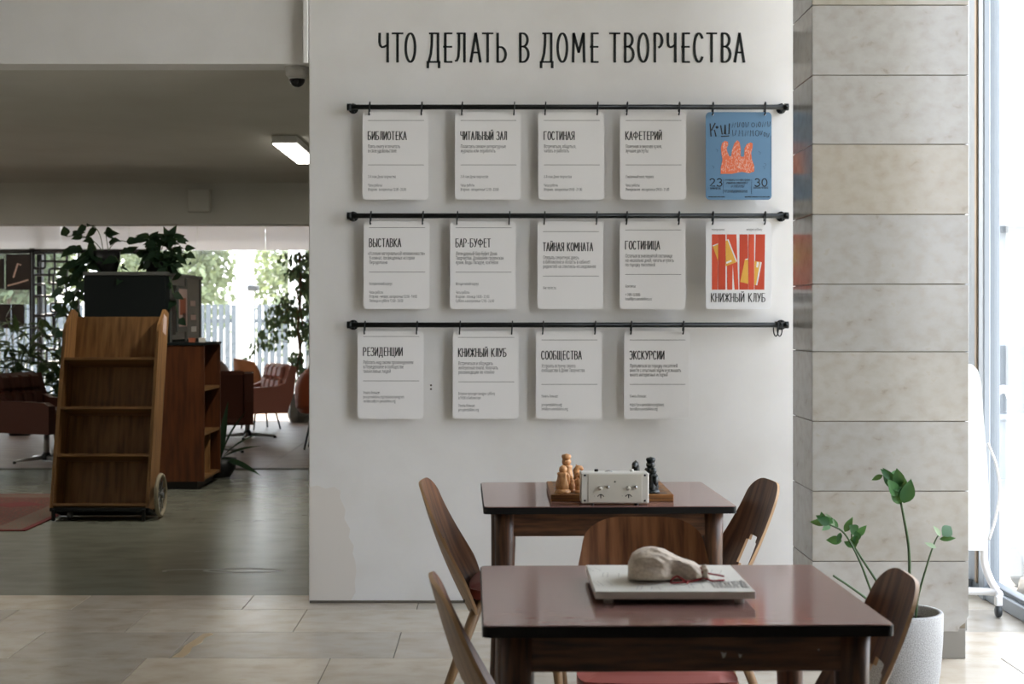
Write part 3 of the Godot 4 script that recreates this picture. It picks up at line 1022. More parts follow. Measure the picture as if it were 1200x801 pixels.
func build_posters() -> void:
	var U := 1.0 / 249.4
	# --- blue poster
	var t := thing("hanging_poster", "blue poster with orange crown-like drawing hanging at the end of the top rail", "poster", Vector3((865.5 - 582.0) * U, 1.35 - (131.4 - 372.0) * U, -6.816))
	card_panel(t, M.poster_blue)
	var P := func(x: float, y: float) -> Vector2: return Vector2((x - 315.0) / 530.0 * .309, -(y - 45.0) / 710.0 * .4115)
	var shape := PackedVector2Array()
	for q in [[170, 545], [170, 500], [185, 430], [175, 380], [172, 330], [182, 295], [205, 278], [228, 285], [232, 310], [218, 335], [222, 360], [240, 405], [255, 400], [262, 350], [280, 300], [303, 272], [322, 290], [332, 340], [330, 400], [345, 410], [360, 400], [362, 340], [380, 305], [410, 290], [428, 298], [426, 340], [415, 380], [422, 430], [440, 480], [440, 525], [400, 540], [340, 528], [260, 545]]:
		shape.append(P.call(q[0], q[1]))
	part("drawing", prism_mesh(shape, .003, .0036), M.poster_orange, t)
	var hatch := []
	var r := RandomNumberGenerator.new()
	r.seed = 5
	var tries := 0
	while hatch.size() < 230 and tries < 4000:
		tries += 1
		var a: Vector2 = P.call(r.randf_range(172, 438), r.randf_range(285, 540))
		var b := a + Vector2(r.randf_range(-.004, .004), r.randf_range(.004, .009))
		if Geometry2D.is_point_in_polygon(a, shape) and Geometry2D.is_point_in_polygon(b, shape):
			hatch.append([a, b])
	stroke_part(t, "hatching", hatch, .0018, M.poster_peach, .0038)
	var big := []
	big.append([P.call(85, 140), P.call(92, 240)])
	big.append([P.call(125, 135), P.call(95, 195), P.call(120, 190), P.call(132, 240)])
	big.append([P.call(170, 155), P.call(182, 225), P.call(200, 220), P.call(206, 150)])
	big.append([P.call(206, 150), P.call(210, 225), P.call(236, 222), P.call(240, 140)])
	big.append([P.call(175, 242), P.call(235, 238)])
	big.append(ell(P.call(140, 170).x, P.call(140, 168).y, .004, .004, 0, 360, 8))
	stroke_part(t, "monogram", big, .006, M.ink, .0034)
	# two handwritten lines beside the monogram
	for q in [[262, 170, 400, .025, 11, 0.0], [418, 168, 465, .022, 12, 0.0], [475, 166, 570, .025, 13, 0.0], [265, 240, 480, .028, 14, 0.0], [488, 232, 548, .02, 15, -.35]]:
		stroke_part(t, "handwriting", scribble(P.call(q[0], 0).x, P.call(0, q[1]).y, P.call(q[2], 0).x, q[3], q[4], q[5]), .0026, M.ink, .0034)
	var st := new_st()
	for g in [["2", 82], ["3", 140], ["3", 445], ["0", 502]]:
		add_glyph(st, g[0], P.call(g[1], 645), .024, .035, .0052, .0045, 0.0)
	part("dates", done(st), M.ink, t, Vector3(0, 0, .0034))
	for q in [[88, 672, 165, .009, 21], [435, 665, 548, .009, 22], [205, 603, 400, .009, 23], [215, 626, 392, .009, 24], [255, 656, 360, .013, 25], [205, 697, 388, .012, 26], [70, 735, 200, .004, 27], [365, 735, 565, .004, 28]]:
		stroke_part(t, "note_line", scribble(P.call(q[0], 0).x, P.call(0, q[1]).y, P.call(q[2], 0).x, q[3], q[4]), .0019, M.ink, .0034)
	for e in [[192, 590, 190, 705], [420, 590, 418, 705], [575, 240, 572, 580]]:
		stroke_part(t, "thin_line", [[P.call(e[0], e[1]), P.call(e[2], e[3])]], .0014, M.ink, .0034)
	for q in [[130, 345], [475, 365], [100, 480], [520, 460], [510, 485]]:
		stroke_part(t, "mark", [[P.call(q[0], q[1]), P.call(q[0] + 18, q[1] + 8), P.call(q[0] + 10, q[1] + 22)]], .0014, M.ink, .0034)
	# --- red and yellow poster
	var t2 := thing("hanging_poster", "white poster with red stripes and yellow books headed КНИЖНЫЙ КЛУБ on the middle rail", "poster", Vector3((865.5 - 582.0) * U, 1.35 - (259.4 - 372.0) * U, -6.816))
	card_panel(t2, M.poster_white)
	var Q := func(x: float, y: float) -> Vector2: return Vector2((x - 331.0) / 562.0 * .309, -(y - 30.0) / 748.0 * .4115)
	var add := func(m: Material, z0: float, z1: float, pts: Array):
		var poly := PackedVector2Array()
		for q in pts:
			poly.append(Q.call(q[0], q[1]))
		part("print_shape", prism_mesh(poly, z0, z1), m, t2)
	add.call(M.poster_red, .003, .0034, [[102, 140], [156, 140], [150, 612], [102, 612]])
	add.call(M.poster_red_dark, .003, .0038, [[156, 140], [218, 140], [218, 612], [154, 612]])
	add.call(M.poster_red, .003, .0034, [[228, 140], [312, 140], [330, 612], [296, 612], [280, 400], [276, 612], [232, 612]])
	add.call(M.poster_red_dark, .003, .0034, [[338, 140], [408, 140], [412, 612], [336, 612]])
	add.call(M.poster_red, .003, .0038, [[414, 140], [464, 140], [462, 612], [414, 612]])
	add.call(M.poster_red_dark, .003, .0034, [[476, 140], [556, 140], [550, 612], [466, 612]])
	add.call(M.poster_white, .003, .0035, [[108, 234], [156, 216], [156, 226], [112, 243]])
	add.call(M.poster_yellow, .003, .0036, [[110, 243], [156, 224], [156, 372]])
	add.call(M.poster_white, .003, .0035, [[220, 190], [244, 180], [318, 370], [304, 382]])
	add.call(M.poster_yellow, .003, .0036, [[220, 195], [236, 190], [310, 378], [220, 412]])
	add.call(M.poster_white, .003, .0038, [[222, 376], [268, 358], [272, 372], [226, 392]])
	add.call(M.poster_white, .003, .0035, [[384, 352], [410, 344], [410, 358], [386, 362]])
	add.call(M.poster_yellow, .003, .0036, [[384, 356], [412, 356], [412, 562], [344, 546]])
	add.call(M.poster_yellow, .003, .0036, [[466, 366], [520, 376], [482, 572], [464, 572]])
	add.call(M.poster_white, .003, .0037, [[516, 374], [528, 380], [490, 574], [478, 574]])
	add.call(M.poster_white, .003, .0038, [[486, 374], [504, 378], [496, 424], [480, 420]])
	var hd := caps_mesh("КНИЖНЫЙ КЛУБ", .04, .1, .98)
	part("heading", hd, M.ink, t2, Vector3(Q.call(96, 0).x, Q.call(0, 716).y, .0034), Basis.from_scale(Vector3(.256 / hd.get_aabb().size.x, 1, 1)))
	var sp := SurfaceTool.new()
	sp.begin(Mesh.PRIMITIVE_TRIANGLES)
	add_print(sp, "переделкино", Vector3(Q.call(100, 0).x, Q.call(0, 112).y, .0034), .0125, .8)
	add_print(sp, "каждую субботу", Vector3(Q.call(395, 0).x, Q.call(0, 112).y, .0034), .0125, .8)
	part("small_print", sp.commit(), M.small_ink, t2)

# ------------------------------------------------------------------ tables and chairs
func make_table(label: String, at: Vector3, turn: float, chips := []) -> void:
	var W := .808
	var Dp := .69
	var t := thing("table", label, "table", at, turn)
	var top := round_rect(-W / 2, -Dp / 2, W / 2, Dp / 2, .016, 5)
	var flat := Transform3D(Basis(Vector3.RIGHT, -PI / 2), Vector3.ZERO)
	# top: black edge band under a thin laminate sheet
	var st := new_st()
	add_prism(st, top, .7265, .7475, flat)
	part("edge_band", done(st), M.table_edge, t)
	st = new_st()
	add_prism(st, round_rect(-W / 2 + .0025, -Dp / 2 + .0025, W / 2 - .0025, Dp / 2 - .0025, .0145, 5), .7475, .75, flat)
	part("tabletop", done(st), M.laminate, t)
	var lx := W / 2 - .07
	var lz := Dp / 2 - .06
	for s in [[-1, -1], [1, -1], [-1, 1], [1, 1]]:
		var ls := new_st(true)
		# square-round tapered leg, slightly splayed
		var pts := [Vector3(s[0] * (lx + .02), 0, s[1] * (lz + .02)), Vector3(s[0] * (lx + .006), .3, s[1] * (lz + .006)), Vector3(s[0] * lx, .62, s[1] * lz), Vector3(s[0] * lx, .7265, s[1] * lz)]
		add_tube(ls, pts, [.019, .026, .034, .036], 14)
		part("leg", done(ls), M.walnut_y, t)
	for c in chips:
		part("paint_chip", prism_mesh(PackedVector2Array([Vector2(-.004, .005), Vector2(-.001, -.006), Vector2(.003, -.004), Vector2(.005, .004), Vector2(.001, .002)]), 0, .0006), M.engraving, t, Vector3(c[0], c[1], lz + .0218), Basis.from_scale(Vector3(c[2], c[2], 1)))
	var ah := .076
	for s in [-1.0, 1.0]:
		part("apron", box_mesh(Vector3(2 * lx - .05, ah, .02), .002), M.walnut_x, t, Vector3(0, .7265 - ah / 2, s * (lz + .012)))
		part("apron", box_mesh(Vector3(.02, ah, 2 * lz - .05), .002), M.walnut_x, t, Vector3(s * (lx + .012), .7265 - ah / 2, 0))

func chair_half_width(v: float) -> float:
	# v from 0 at the lower end to 1 at the top
	var w := lerpf(.175, .212, smoothstep(0.0, .35, v)) if v < .35 else lerpf(.212, .158, smoothstep(.3, 1.05, v))
	if v > .86:
		var k := (v - .86) / .14
		w *= 1.0 - .62 * (1.0 - sqrt(maxf(0.0, 1.0 - k * k)))
	if v < .08:
		w *= .86 + .14 * sqrt(v / .08)
	return w

func chair_back_point(u: float, v: float, off: float) -> Vector3:
	# shell surface in chair axes: forward is +x
	var y := lerpf(.365, .795, v)
	var w := chair_half_width(v)
	var z := u * w
	var x := lerpf(-.165, -.33, v) - .015 * sin(PI * v) + .085 * lerpf(.8, .32, v) * pow(absf(z) / .2, 2.0)
	return Vector3(x, y, z) + Vector3(-.93, -.32, 0) * off

func make_chair(label: String, at: Vector3, turn: float) -> Node3D:
	var t := thing("chair", label, "chair", at, turn, "bent plywood chairs at the tables")
	# backrest shell: front veneer, rear veneer, edge; with a grip slot low in the middle
	var nu := 20
	var nv := 30
	# rows crowd towards the rounded top; the slot has rounded corners
	var V := func(j: int) -> float: return 1.0 - pow(1.0 - float(j) / nv, 1.8)
	var in_slot := func(i: int, j: int) -> bool: return (j >= 6 and j < 10 and i >= 7 and i < 13) or ((j == 5 or j == 10) and i >= 8 and i < 12)
	var front := new_st(true)
	var back := new_st(true)
	var edge := new_st(false)
	var slot := new_st(false)
	var th := .009
	var P := func(i: int, j: int, o: float) -> Vector3: return chair_back_point(-1.0 + 2.0 * i / nu, V.call(j), o)
	for i in nu:
		for j in nv:
			if in_slot.call(i, j):
				for e in [[i, j, i + 1, j, i, j - 1], [i + 1, j + 1, i, j + 1, i, j + 1], [i, j + 1, i, j, i - 1, j], [i + 1, j, i + 1, j + 1, i + 1, j]]:
					if not in_slot.call(e[4], e[5]):
						quad(slot, P.call(e[0], e[1], 0), P.call(e[2], e[3], 0), P.call(e[2], e[3], th), P.call(e[0], e[1], th))
				continue
			quad(front, P.call(i + 1, j, 0), P.call(i, j, 0), P.call(i, j + 1, 0), P.call(i + 1, j + 1, 0))
			quad(back, P.call(i, j, th), P.call(i + 1, j, th), P.call(i + 1, j + 1, th), P.call(i, j + 1, th))
	for j in nv:
		quad(edge, P.call(0, j, 0), P.call(0, j, th), P.call(0, j + 1, th), P.call(0, j + 1, 0))
		quad(edge, P.call(nu, j, th), P.call(nu, j, 0), P.call(nu, j + 1, 0), P.call(nu, j + 1, th))
	for i in nu:
		quad(edge, P.call(i, nv, 0), P.call(i, nv, th), P.call(i + 1, nv, th), P.call(i + 1, nv, 0))
		quad(edge, P.call(i, 0, th), P.call(i, 0, 0), P.call(i + 1, 0, 0), P.call(i + 1, 0, th))
	var br := part("backrest", done(front), M.veneer_y, t)
	part("rear_veneer", done(back), M.beech_y, br)
	part("ply_edge", done(edge), M.ply_edge, br)
	part("slot_edge", done(slot), M.ply_edge, br)
	for s in [-1.0, 1.0]:
		var q := chair_back_point(s * .62, .1, th)
		part("bolt", lathe_mesh([Vector2(0, 0), Vector2(.006, 0), Vector2(.004, .003), Vector2(0, .004)], 8), M.black_metal, br, q, Basis(Vector3.BACK, PI / 2))
	# upholstered seat
	var st := new_st(true)
	var g := []
	for i in 9:
		var row := []
		for j in 9:
			var a := -1.0 + .25 * i
			var b := -1.0 + .25 * j
			var r := pow(maxf(absf(a), absf(b)), 3.0)
			var sx := a * .165 * (1.0 - .1 * b * b * absf(a))
			var sz := b * .2 * (1.0 - .12 * a * a * absf(b)) * (1.0 + .06 * a)
			row.append(Vector3(.0 + sx, .475 - .03 * r + .008 * a * a, sz))
		g.append(row)
	for i in 8:
		for j in 8:
			quad(st, g[i][j], g[i][j + 1], g[i + 1][j + 1], g[i + 1][j])
	for k in 8:
		for e in [[g[0][k + 1], g[0][k]], [g[8][k], g[8][k + 1]], [g[k][0], g[k + 1][0]], [g[k + 1][8], g[k][8]]]:
			var dn := Vector3(0, -.03, 0)
			quad(st, e[0] + dn, e[1] + dn, e[1], e[0])
	for i in 8:
		for j in 8:
			var dn := Vector3(0, -.03, 0)
			quad(st, g[i][j] + dn, g[i + 1][j] + dn, g[i + 1][j + 1] + dn, g[i][j + 1] + dn)
	part("seat", done(st), M.seat_red, t)
	# dark frame under the seat
	var fr := new_st()
	for s in [-1.0, 1.0]:
		add_box(fr, Vector3(-.01, .405, s * .13), Vector3(.28, .026, .026), .003)
		add_box(fr, Vector3(-.125, .405, s * .11), Vector3(.04, .05, .03), .004, Basis(Vector3.BACK, .35))
	add_box(fr, Vector3(.115, .405, 0), Vector3(.026, .026, .27), .003)
	add_box(fr, Vector3(-.11, .405, 0), Vector3(.026, .026, .27), .003)
	part("seat_frame", done(fr), M.black_metal, t)
	for s in [-1.0, 1.0]:
		part("leg", tube_mesh([Vector3(-.12, .42, s * .13), Vector3(-.2, .2, s * .155), Vector3(-.275, 0, s * .178)], [.018, .0165, .011], 12), M.beech_y, t)
		part("leg", tube_mesh([Vector3(.11, .42, s * .13), Vector3(.135, .2, s * .155), Vector3(.158, 0, s * .178)], [.018, .0165, .011], 12), M.beech_y, t)
	return t

func build_dining() -> void:
	make_table("reddish brown laminate table with black edge carrying the white game board", Vector3(.37, 0, -3.175), deg_to_rad(1.0), [[.073, .684, 1.2], [.106, .682, .8], [.262, .693, .35]])
	make_table("reddish brown laminate table with black edge carrying the chess set and clock", Vector3(.354, 0, -4.955), deg_to_rad(1.4))
	make_chair("bent plywood chair seen from the side at the chess table's end away from the pillar", Vector3(.075, 0, -4.95), deg_to_rad(-4))
	make_chair("bent plywood chair with dark veneer at the pillar end of the chess table", Vector3(.61, 0, -4.93), deg_to_rad(180 + 6))
	make_chair("bent plywood chair standing between the two tables with its back to the chess table", Vector3(.405, 0, -3.72), deg_to_rad(-90))
	make_chair("bent plywood chair at the game-board table's end away from the potted plant", Vector3(.192, 0, -3.14), deg_to_rad(6))
	make_chair("bent plywood chair at the game-board table in front of the potted plant", Vector3(.562, 0, -3.16), deg_to_rad(180 - 2))

# ------------------------------------------------------------------ things on the chess table
func chess_piece(called: String, label: String, m: Material, at: Vector3, k: float, kind: int) -> void:
	var t := thing(called, label, "chess piece", at, rng.randf() * TAU)
	part("base", lathe_mesh([Vector2(0, 0), Vector2(.0215, 0), Vector2(.0225, .004), Vector2(.021, .009), Vector2(.017, .013), Vector2(.0, .014)], 18), m, t, Vector3.ZERO, Basis.from_scale(Vector3(k * 1.2, k, k * 1.2)))
	# carved robed body
	var st := new_st(true)
	var prof := [[.013, .016], [.022, .0175], [.035, .016], [.048, .0135], [.058, .0125], [.064, .0145], [.068, .012]]
	var rings := []
	for p in prof:
		var row := []
		for j in 20:
			var a := TAU * j / 20
			var r: float = p[1] * (1.0 + .1 * sin(a * 5.0 + p[0] * 60.0) + .05 * sin(a * 3.0))
			row.append(Vector3(cos(a) * r * 1.22, p[0], -sin(a) * r * 1.22) * k)
		rings.append(row)
	for i in rings.size() - 1:
		for j in 20:
			var q := (j + 1) % 20
			quad(st, rings[i][j], rings[i][q], rings[i + 1][q], rings[i + 1][j])
	for j in 20:
		tri(st, rings[6][j], rings[6][(j + 1) % 20], Vector3(0, .07, 0) * k)
	part("body", done(st), m, t)
	if kind == 0:
		part("head", blob_mesh(Vector3(.0145, .0135, .0145) * k, 4, .1, 3.0), m, t, Vector3(.001, .078, 0) * k)
		part("crown", lathe_mesh([Vector2(0, 0), Vector2(.009, 0), Vector2(.0125, .01), Vector2(.011, .016), Vector2(.004, .018), Vector2(0, .02)], 12), m, t, Vector3(.001, .084, 0) * k, Basis.from_scale(Vector3(k * 1.25, k, k * 1.25)))
	elif kind == 1:
		part("head", blob_mesh(Vector3(.0135, .0135, .0135) * k, 7, .1, 3.0), m, t, Vector3(.002, .077, 0) * k)
		part("shield", blob_mesh(Vector3(.009, .022, .015) * k, 9, .12, 2.0), m, t, Vector3(.015, .045, .003) * k)
	else:
		part("head", tube_mesh([Vector3(-.002, .06, 0) * k, Vector3(-.006, .075, 0) * k, Vector3(.002, .088, 0) * k, Vector3(.014, .086, 0) * k, Vector3(.021, .077, 0) * k], [.0135 * k, .0135 * k, .012 * k, .0095 * k, .006 * k], 10), m, t)
		part("ears", tube_mesh([Vector3(-.002, .088, 0) * k, Vector3(-.006, .101, 0) * k], [.005 * k, .001 * k], 6), m, t)

func build_chess() -> void:
	var b := thing("chess_board", "folding wooden chess board lying on the rear table", "chess board", Vector3(.377, .75, -4.925))
	part("box", box_mesh(Vector3(.402, .024, .385), .002), M.chess_wood_x, b, Vector3(0, .012, 0))
	part("seam", box_mesh(Vector3(.4026, .0015, .3856)), M.walnut_x, b, Vector3(0, .0105, 0))
	var dark := box_mesh(Vector3(.0455, .0006, .0435))
	for i in 8:
		for j in 8:
			if (i + j) % 2 == 0:
				part("square", dark, M.walnut_x, b, Vector3(-.1595 + i * .0456, .0241, -.153 + j * .0437))
	var y := .7744
	chess_piece("chess_piece", "tall pale boxwood chess piece at the corner of the board", M.boxwood, Vector3(.2165, y, -4.765), 1.0, 1)
	chess_piece("chess_piece", "pale boxwood chess piece with a rounded crown behind the tall one", M.boxwood, Vector3(.238, y, -4.93), 1.1, 0)
	chess_piece("chess_piece", "pale boxwood knight with a curved head beside the clock", M.boxwood, Vector3(.271, y, -4.865), .84, 2)
	chess_piece("chess_piece", "short pale boxwood chess piece touching the clock's edge", M.boxwood, Vector3(.2745, y, -4.775), .74, 1)
	chess_piece("chess_piece", "pale boxwood chess piece low behind the other pale ones", M.boxwood, Vector3(.247, y, -4.8), .6, 1)
	chess_piece("chess_piece", "black carved chess piece with a shield at the board's corner by the clock", M.ebony, Vector3(.512, y, -4.77), .92, 1)
	chess_piece("chess_piece", "tall black chess piece with a rounded crown beside the clock", M.ebony, Vector3(.516, y, -4.87), 1.05, 0)
	chess_piece("chess_piece", "black knight chess piece showing just above the clock", M.ebony, Vector3(.462, y, -4.83), 1.0, 2)
	# chess clock
	var c := thing("chess_clock", "off-white metal chess clock with two small dials on the rear table", "clock", Vector3(.3785, .75, -4.675))
	part("shell", box_mesh(Vector3(.217, .098, .068), .003), M.clock_shell, c, Vector3(0, .055, 0))
	part("face_plate", box_mesh(Vector3(.172, .09, .002), .0008), M.clock_face, c, Vector3(0, .0545, .0345))
	for s in [[-.096, .096], [.096, .096], [-.096, .015], [.096, .015]]:
		part("screw", lathe_mesh([Vector2(0, 0), Vector2(.0036, 0), Vector2(.003, .0016), Vector2(0, .002)], 10), M.black_metal, c, Vector3(s[0], s[1], .034), Basis(Vector3.RIGHT, PI / 2))
	part("indicator", lathe_mesh([Vector2(0, 0), Vector2(.003, 0), Vector2(.0025, .002), Vector2(0, .0025)], 10), M.black_plastic, c, Vector3(.0, .076, .0355), Basis(Vector3.RIGHT, PI / 2))
	for s in [-1.0, 1.0]:
		var x: float = s * .0445
		var knob := part("winding_knob", lathe_mesh([Vector2(0, 0), Vector2(.0065, 0), Vector2(.0065, .003), Vector2(.004, .004), Vector2(.004, .009), Vector2(0, .01)], 12), M.clock_face, c, Vector3(x - .002, .055, .0355), Basis(Vector3.RIGHT, PI / 2))
		part("key", box_mesh(Vector3(.012, .004, .003), .0008), M.clock_shell, knob, Vector3(0, .0095, 0))
		part("setting_knob", lathe_mesh([Vector2(0, 0), Vector2(.005, 0), Vector2(.0055, .004), Vector2(.0045, .008), Vector2(0, .009)], 12), M.chrome, c, Vector3(x + .0215, .059, .0355), Basis(Vector3.RIGHT, PI / 2))
		var arc := new_st()
		add_stroke(arc, ell(0, 0, .0105, .0105, 25, 155, 10), .0026, .0026, .0008)
		add_stroke(arc, v2([0, .0, 0, .011]), .003, .003, .0008)
		part("scale_mark", done(arc), M.black_plastic, c, Vector3(x - .001, .024, .0352))
		part("pin", lathe_mesh([Vector2(0, 0), Vector2(.0016, 0), Vector2(0, .001)], 8), M.black_plastic, c, Vector3(x - .0215, .0295, .0353), Basis(Vector3.RIGHT, PI / 2))
		part("button", cyl_mesh(.0065, .008, 12, .001), M.black_plastic if s < 0 else M.clock_shell, c, Vector3(s * .057, .104, -.005))
		part("foot", cyl_mesh(.006, .006, 10, .001), M.black_plastic, c, Vector3(s * .072, 0, .02))
		part("foot", cyl_mesh(.006, .006, 10, .001), M.black_plastic, c, Vector3(s * .072, 0, -.02))
	part("lever", tube_mesh([Vector3(-.03, .104, -.002), Vector3(-.018, .107, -.002), Vector3(-.006, .104, -.002)], .0018, 6), M.chrome, c)

# ------------------------------------------------------------------ things on the nearer table
func build_game() -> void:
	var b := thing("game_board", "white engraved game board on small feet with the cloth bag on it", "game board", Vector3(.3735, .75, -3.192))
	part("panel", box_mesh(Vector3(.335, .0165, .324), .0012), M.board_white, b, Vector3(0, .0203, 0))
	for s in [[-1, -1], [1, -1], [-1, 1], [1, 1]]:
		part("foot", cyl_mesh(.0105, .012, 14, .001), M.board_white, b, Vector3(s[0] * .138, 0, s[1] * .135))
	# engraved drawings: outlines of books and shelves
	var flat := Basis(Vector3.RIGHT, -PI / 2)
	var lines := []
	var r := RandomNumberGenerator.new()
	r.seed = 9
	for q in [[-.145, -.07, .03, .05, .2], [-.12, .03, .035, .055, -.1], [-.155, .1, .025, .04, .3], [-.02, -.13, .05, .03, .1], [.06, .06, .04, .05, .15], [.115, .07, .03, .045, -.25], [.11, -.02, .045, .03, .1], [.05, -.1, .03, .05, .0], [-.06, -.12, .03, .04, -.2], [.02, -.02, .04, .04, .4]]:
		var c := Vector2(q[0], q[1])
		var p := []
		for e in [[-1, -1], [1, -1], [1, 1], [-1, 1], [-1, -1]]:
			p.append(c + Vector2(e[0] * q[2] * .5, e[1] * q[3] * .5).rotated(q[4]))
		lines.append(p)
		lines.append([p[0].lerp(p[1], .3), p[3].lerp(p[2], .3)])
	var st := new_st()
	for l in lines:
		add_stroke(st, l, .0014, .0014, 0.0)
	part("engraving", done(st), M.engraving, b, Vector3(0, .0289, 0), flat)
	var tm := caps_mesh("КНИЖКАРИЙ", .074, .2, 1.0, 0.0)
	part("title", tm, M.engraving, b, Vector3(.088, .029, .122), flat * Basis.from_scale(Vector3(.076 / tm.get_aabb().size.x, 1, 1)))
	# cloth bag lying on its side: a soft sack swept along its length, with folds
	var bag := thing("cloth_bag", "crumpled beige linen drawstring bag with red cord lying on the game board", "bag", Vector3(.3735, .779, -3.165), deg_to_rad(0))
	var n := FastNoiseLite.new()
	n.seed = 77
	n.frequency = 26.0
	n.fractal_type = FastNoiseLite.FRACTAL_RIDGED
	n.fractal_octaves = 3
	# stations along x: centre x, half width z, height
	var key := [[-.086, .012, .020], [-.084, .032, .040], [-.076, .05, .055], [-.062, .06, .064], [-.045, .064, .069], [-.026, .062, .070], [-.006, .056, .064], [.012, .048, .055], [.03, .043, .047], [.048, .038, .042], [.06, .034, .037], [.067, .028, .031], [.071, .022, .026], [.076, .025, .030], [.083, .026, .031], [.088, .018, .022], [.089, .006, .013]]
	var stn := []
	for i in key.size() - 1:
		for q in 3:
			var f := q / 3.0
			stn.append([lerpf(key[i][0], key[i + 1][0], f), lerpf(key[i][1], key[i + 1][1], f), lerpf(key[i][2], key[i + 1][2], f)])
	stn.append(key[key.size() - 1])
	var bs := new_st(true)
	var rings := []
	var S := 56
	for i in stn.size():
		var s: Array = stn[i]
		var row := []
		for j in S:
			var a := TAU * j / S
			var cz := cos(a)
			var sy := sin(a)
			var along := float(i) / stn.size()
			var fold := 1.0
			# gathers run towards the neck; creases everywhere
			fold += .10 * sin(a * 7.0 + s[0] * 40.0 + 1.2 * sin(s[0] * 70.0)) * smoothstep(.3, .75, along)
			fold += .13 * (n.get_noise_3d(s[0] * .7 + sy * .03, cz * .06, sy * .06) - .3)
			var z: float = cz * s[1] * fold
			var yy: float = s[2] * .5 * (1.0 + sy * fold)
			if sy < 0:
				yy = s[2] * .5 * (1.0 - pow(-sy, .6))
			# the near side is drawn in past the middle, leaving a dark hollow under the fold
			var hol := sin(PI * clampf((s[0] + .012) / .07, 0.0, 1.0))
			if cz > .1 and sy < .55:
				z -= .03 * hol * cz * smoothstep(.55, .0, sy)
				yy += .008 * hol * smoothstep(.0, .4, sy)
			yy = maxf(yy, .0004)
			row.append(Vector3(s[0], yy, z))
		rings.append(row)
	for i in rings.size() - 1:
		for j in S:
			var k := (j + 1) % S
			quad(bs, rings[i][k], rings[i][j], rings[i + 1][j], rings[i + 1][k])
	for j in S:
		var k := (j + 1) % S
		tri(bs, rings[0][j], rings[0][k], Vector3(-.0865, .01, 0))
		tri(bs, rings[stn.size() - 1][k], rings[stn.size() - 1][j], Vector3(.087, .006, 0))
	part("sack", done(bs), M.linen, bag)
	# folded corner flap
	var flap := new_st(true)
	for f in [[Vector3(-.074, .036, .043), Vector3(-.06, .051, .037), Vector3(-.046, .06, .036)], [Vector3(-.074, .036, .043), Vector3(-.066, .03, .052), Vector3(-.054, .042, .049), Vector3(-.04, .055, .042)]]:
		add_tube(flap, through(f, 5), .0022, 6)
	part("seam", done(flap), M.linen, bag)
	var neck := []
	for i in 16:
		var a := TAU * i / 16
		neck.append(Vector3(.0715 + .001 * sin(a * 3), .0135 + sin(a) * .0125, cos(a) * .0225))
	part("neck_cord", tube_mesh(neck, .0017, 6, true), M.red_cord, bag)
	for c in [[Vector3(.074, .018, .021), Vector3(.09, .016, .02), Vector3(.108, .012, .012), Vector3(.121, .008, .006)], [Vector3(.074, .008, .023), Vector3(.092, .003, .03), Vector3(.108, .003, .026), Vector3(.12, .002, .018)], [Vector3(.07, .006, .024), Vector3(.04, .003, .04), Vector3(.0, .004, .058), Vector3(.012, .016, .05), Vector3(.022, .012, .052), Vector3(.036, .003, .062)]]:
		part("cord", tube_mesh(through(c, 6), .0021, 6), M.red_cord, bag)

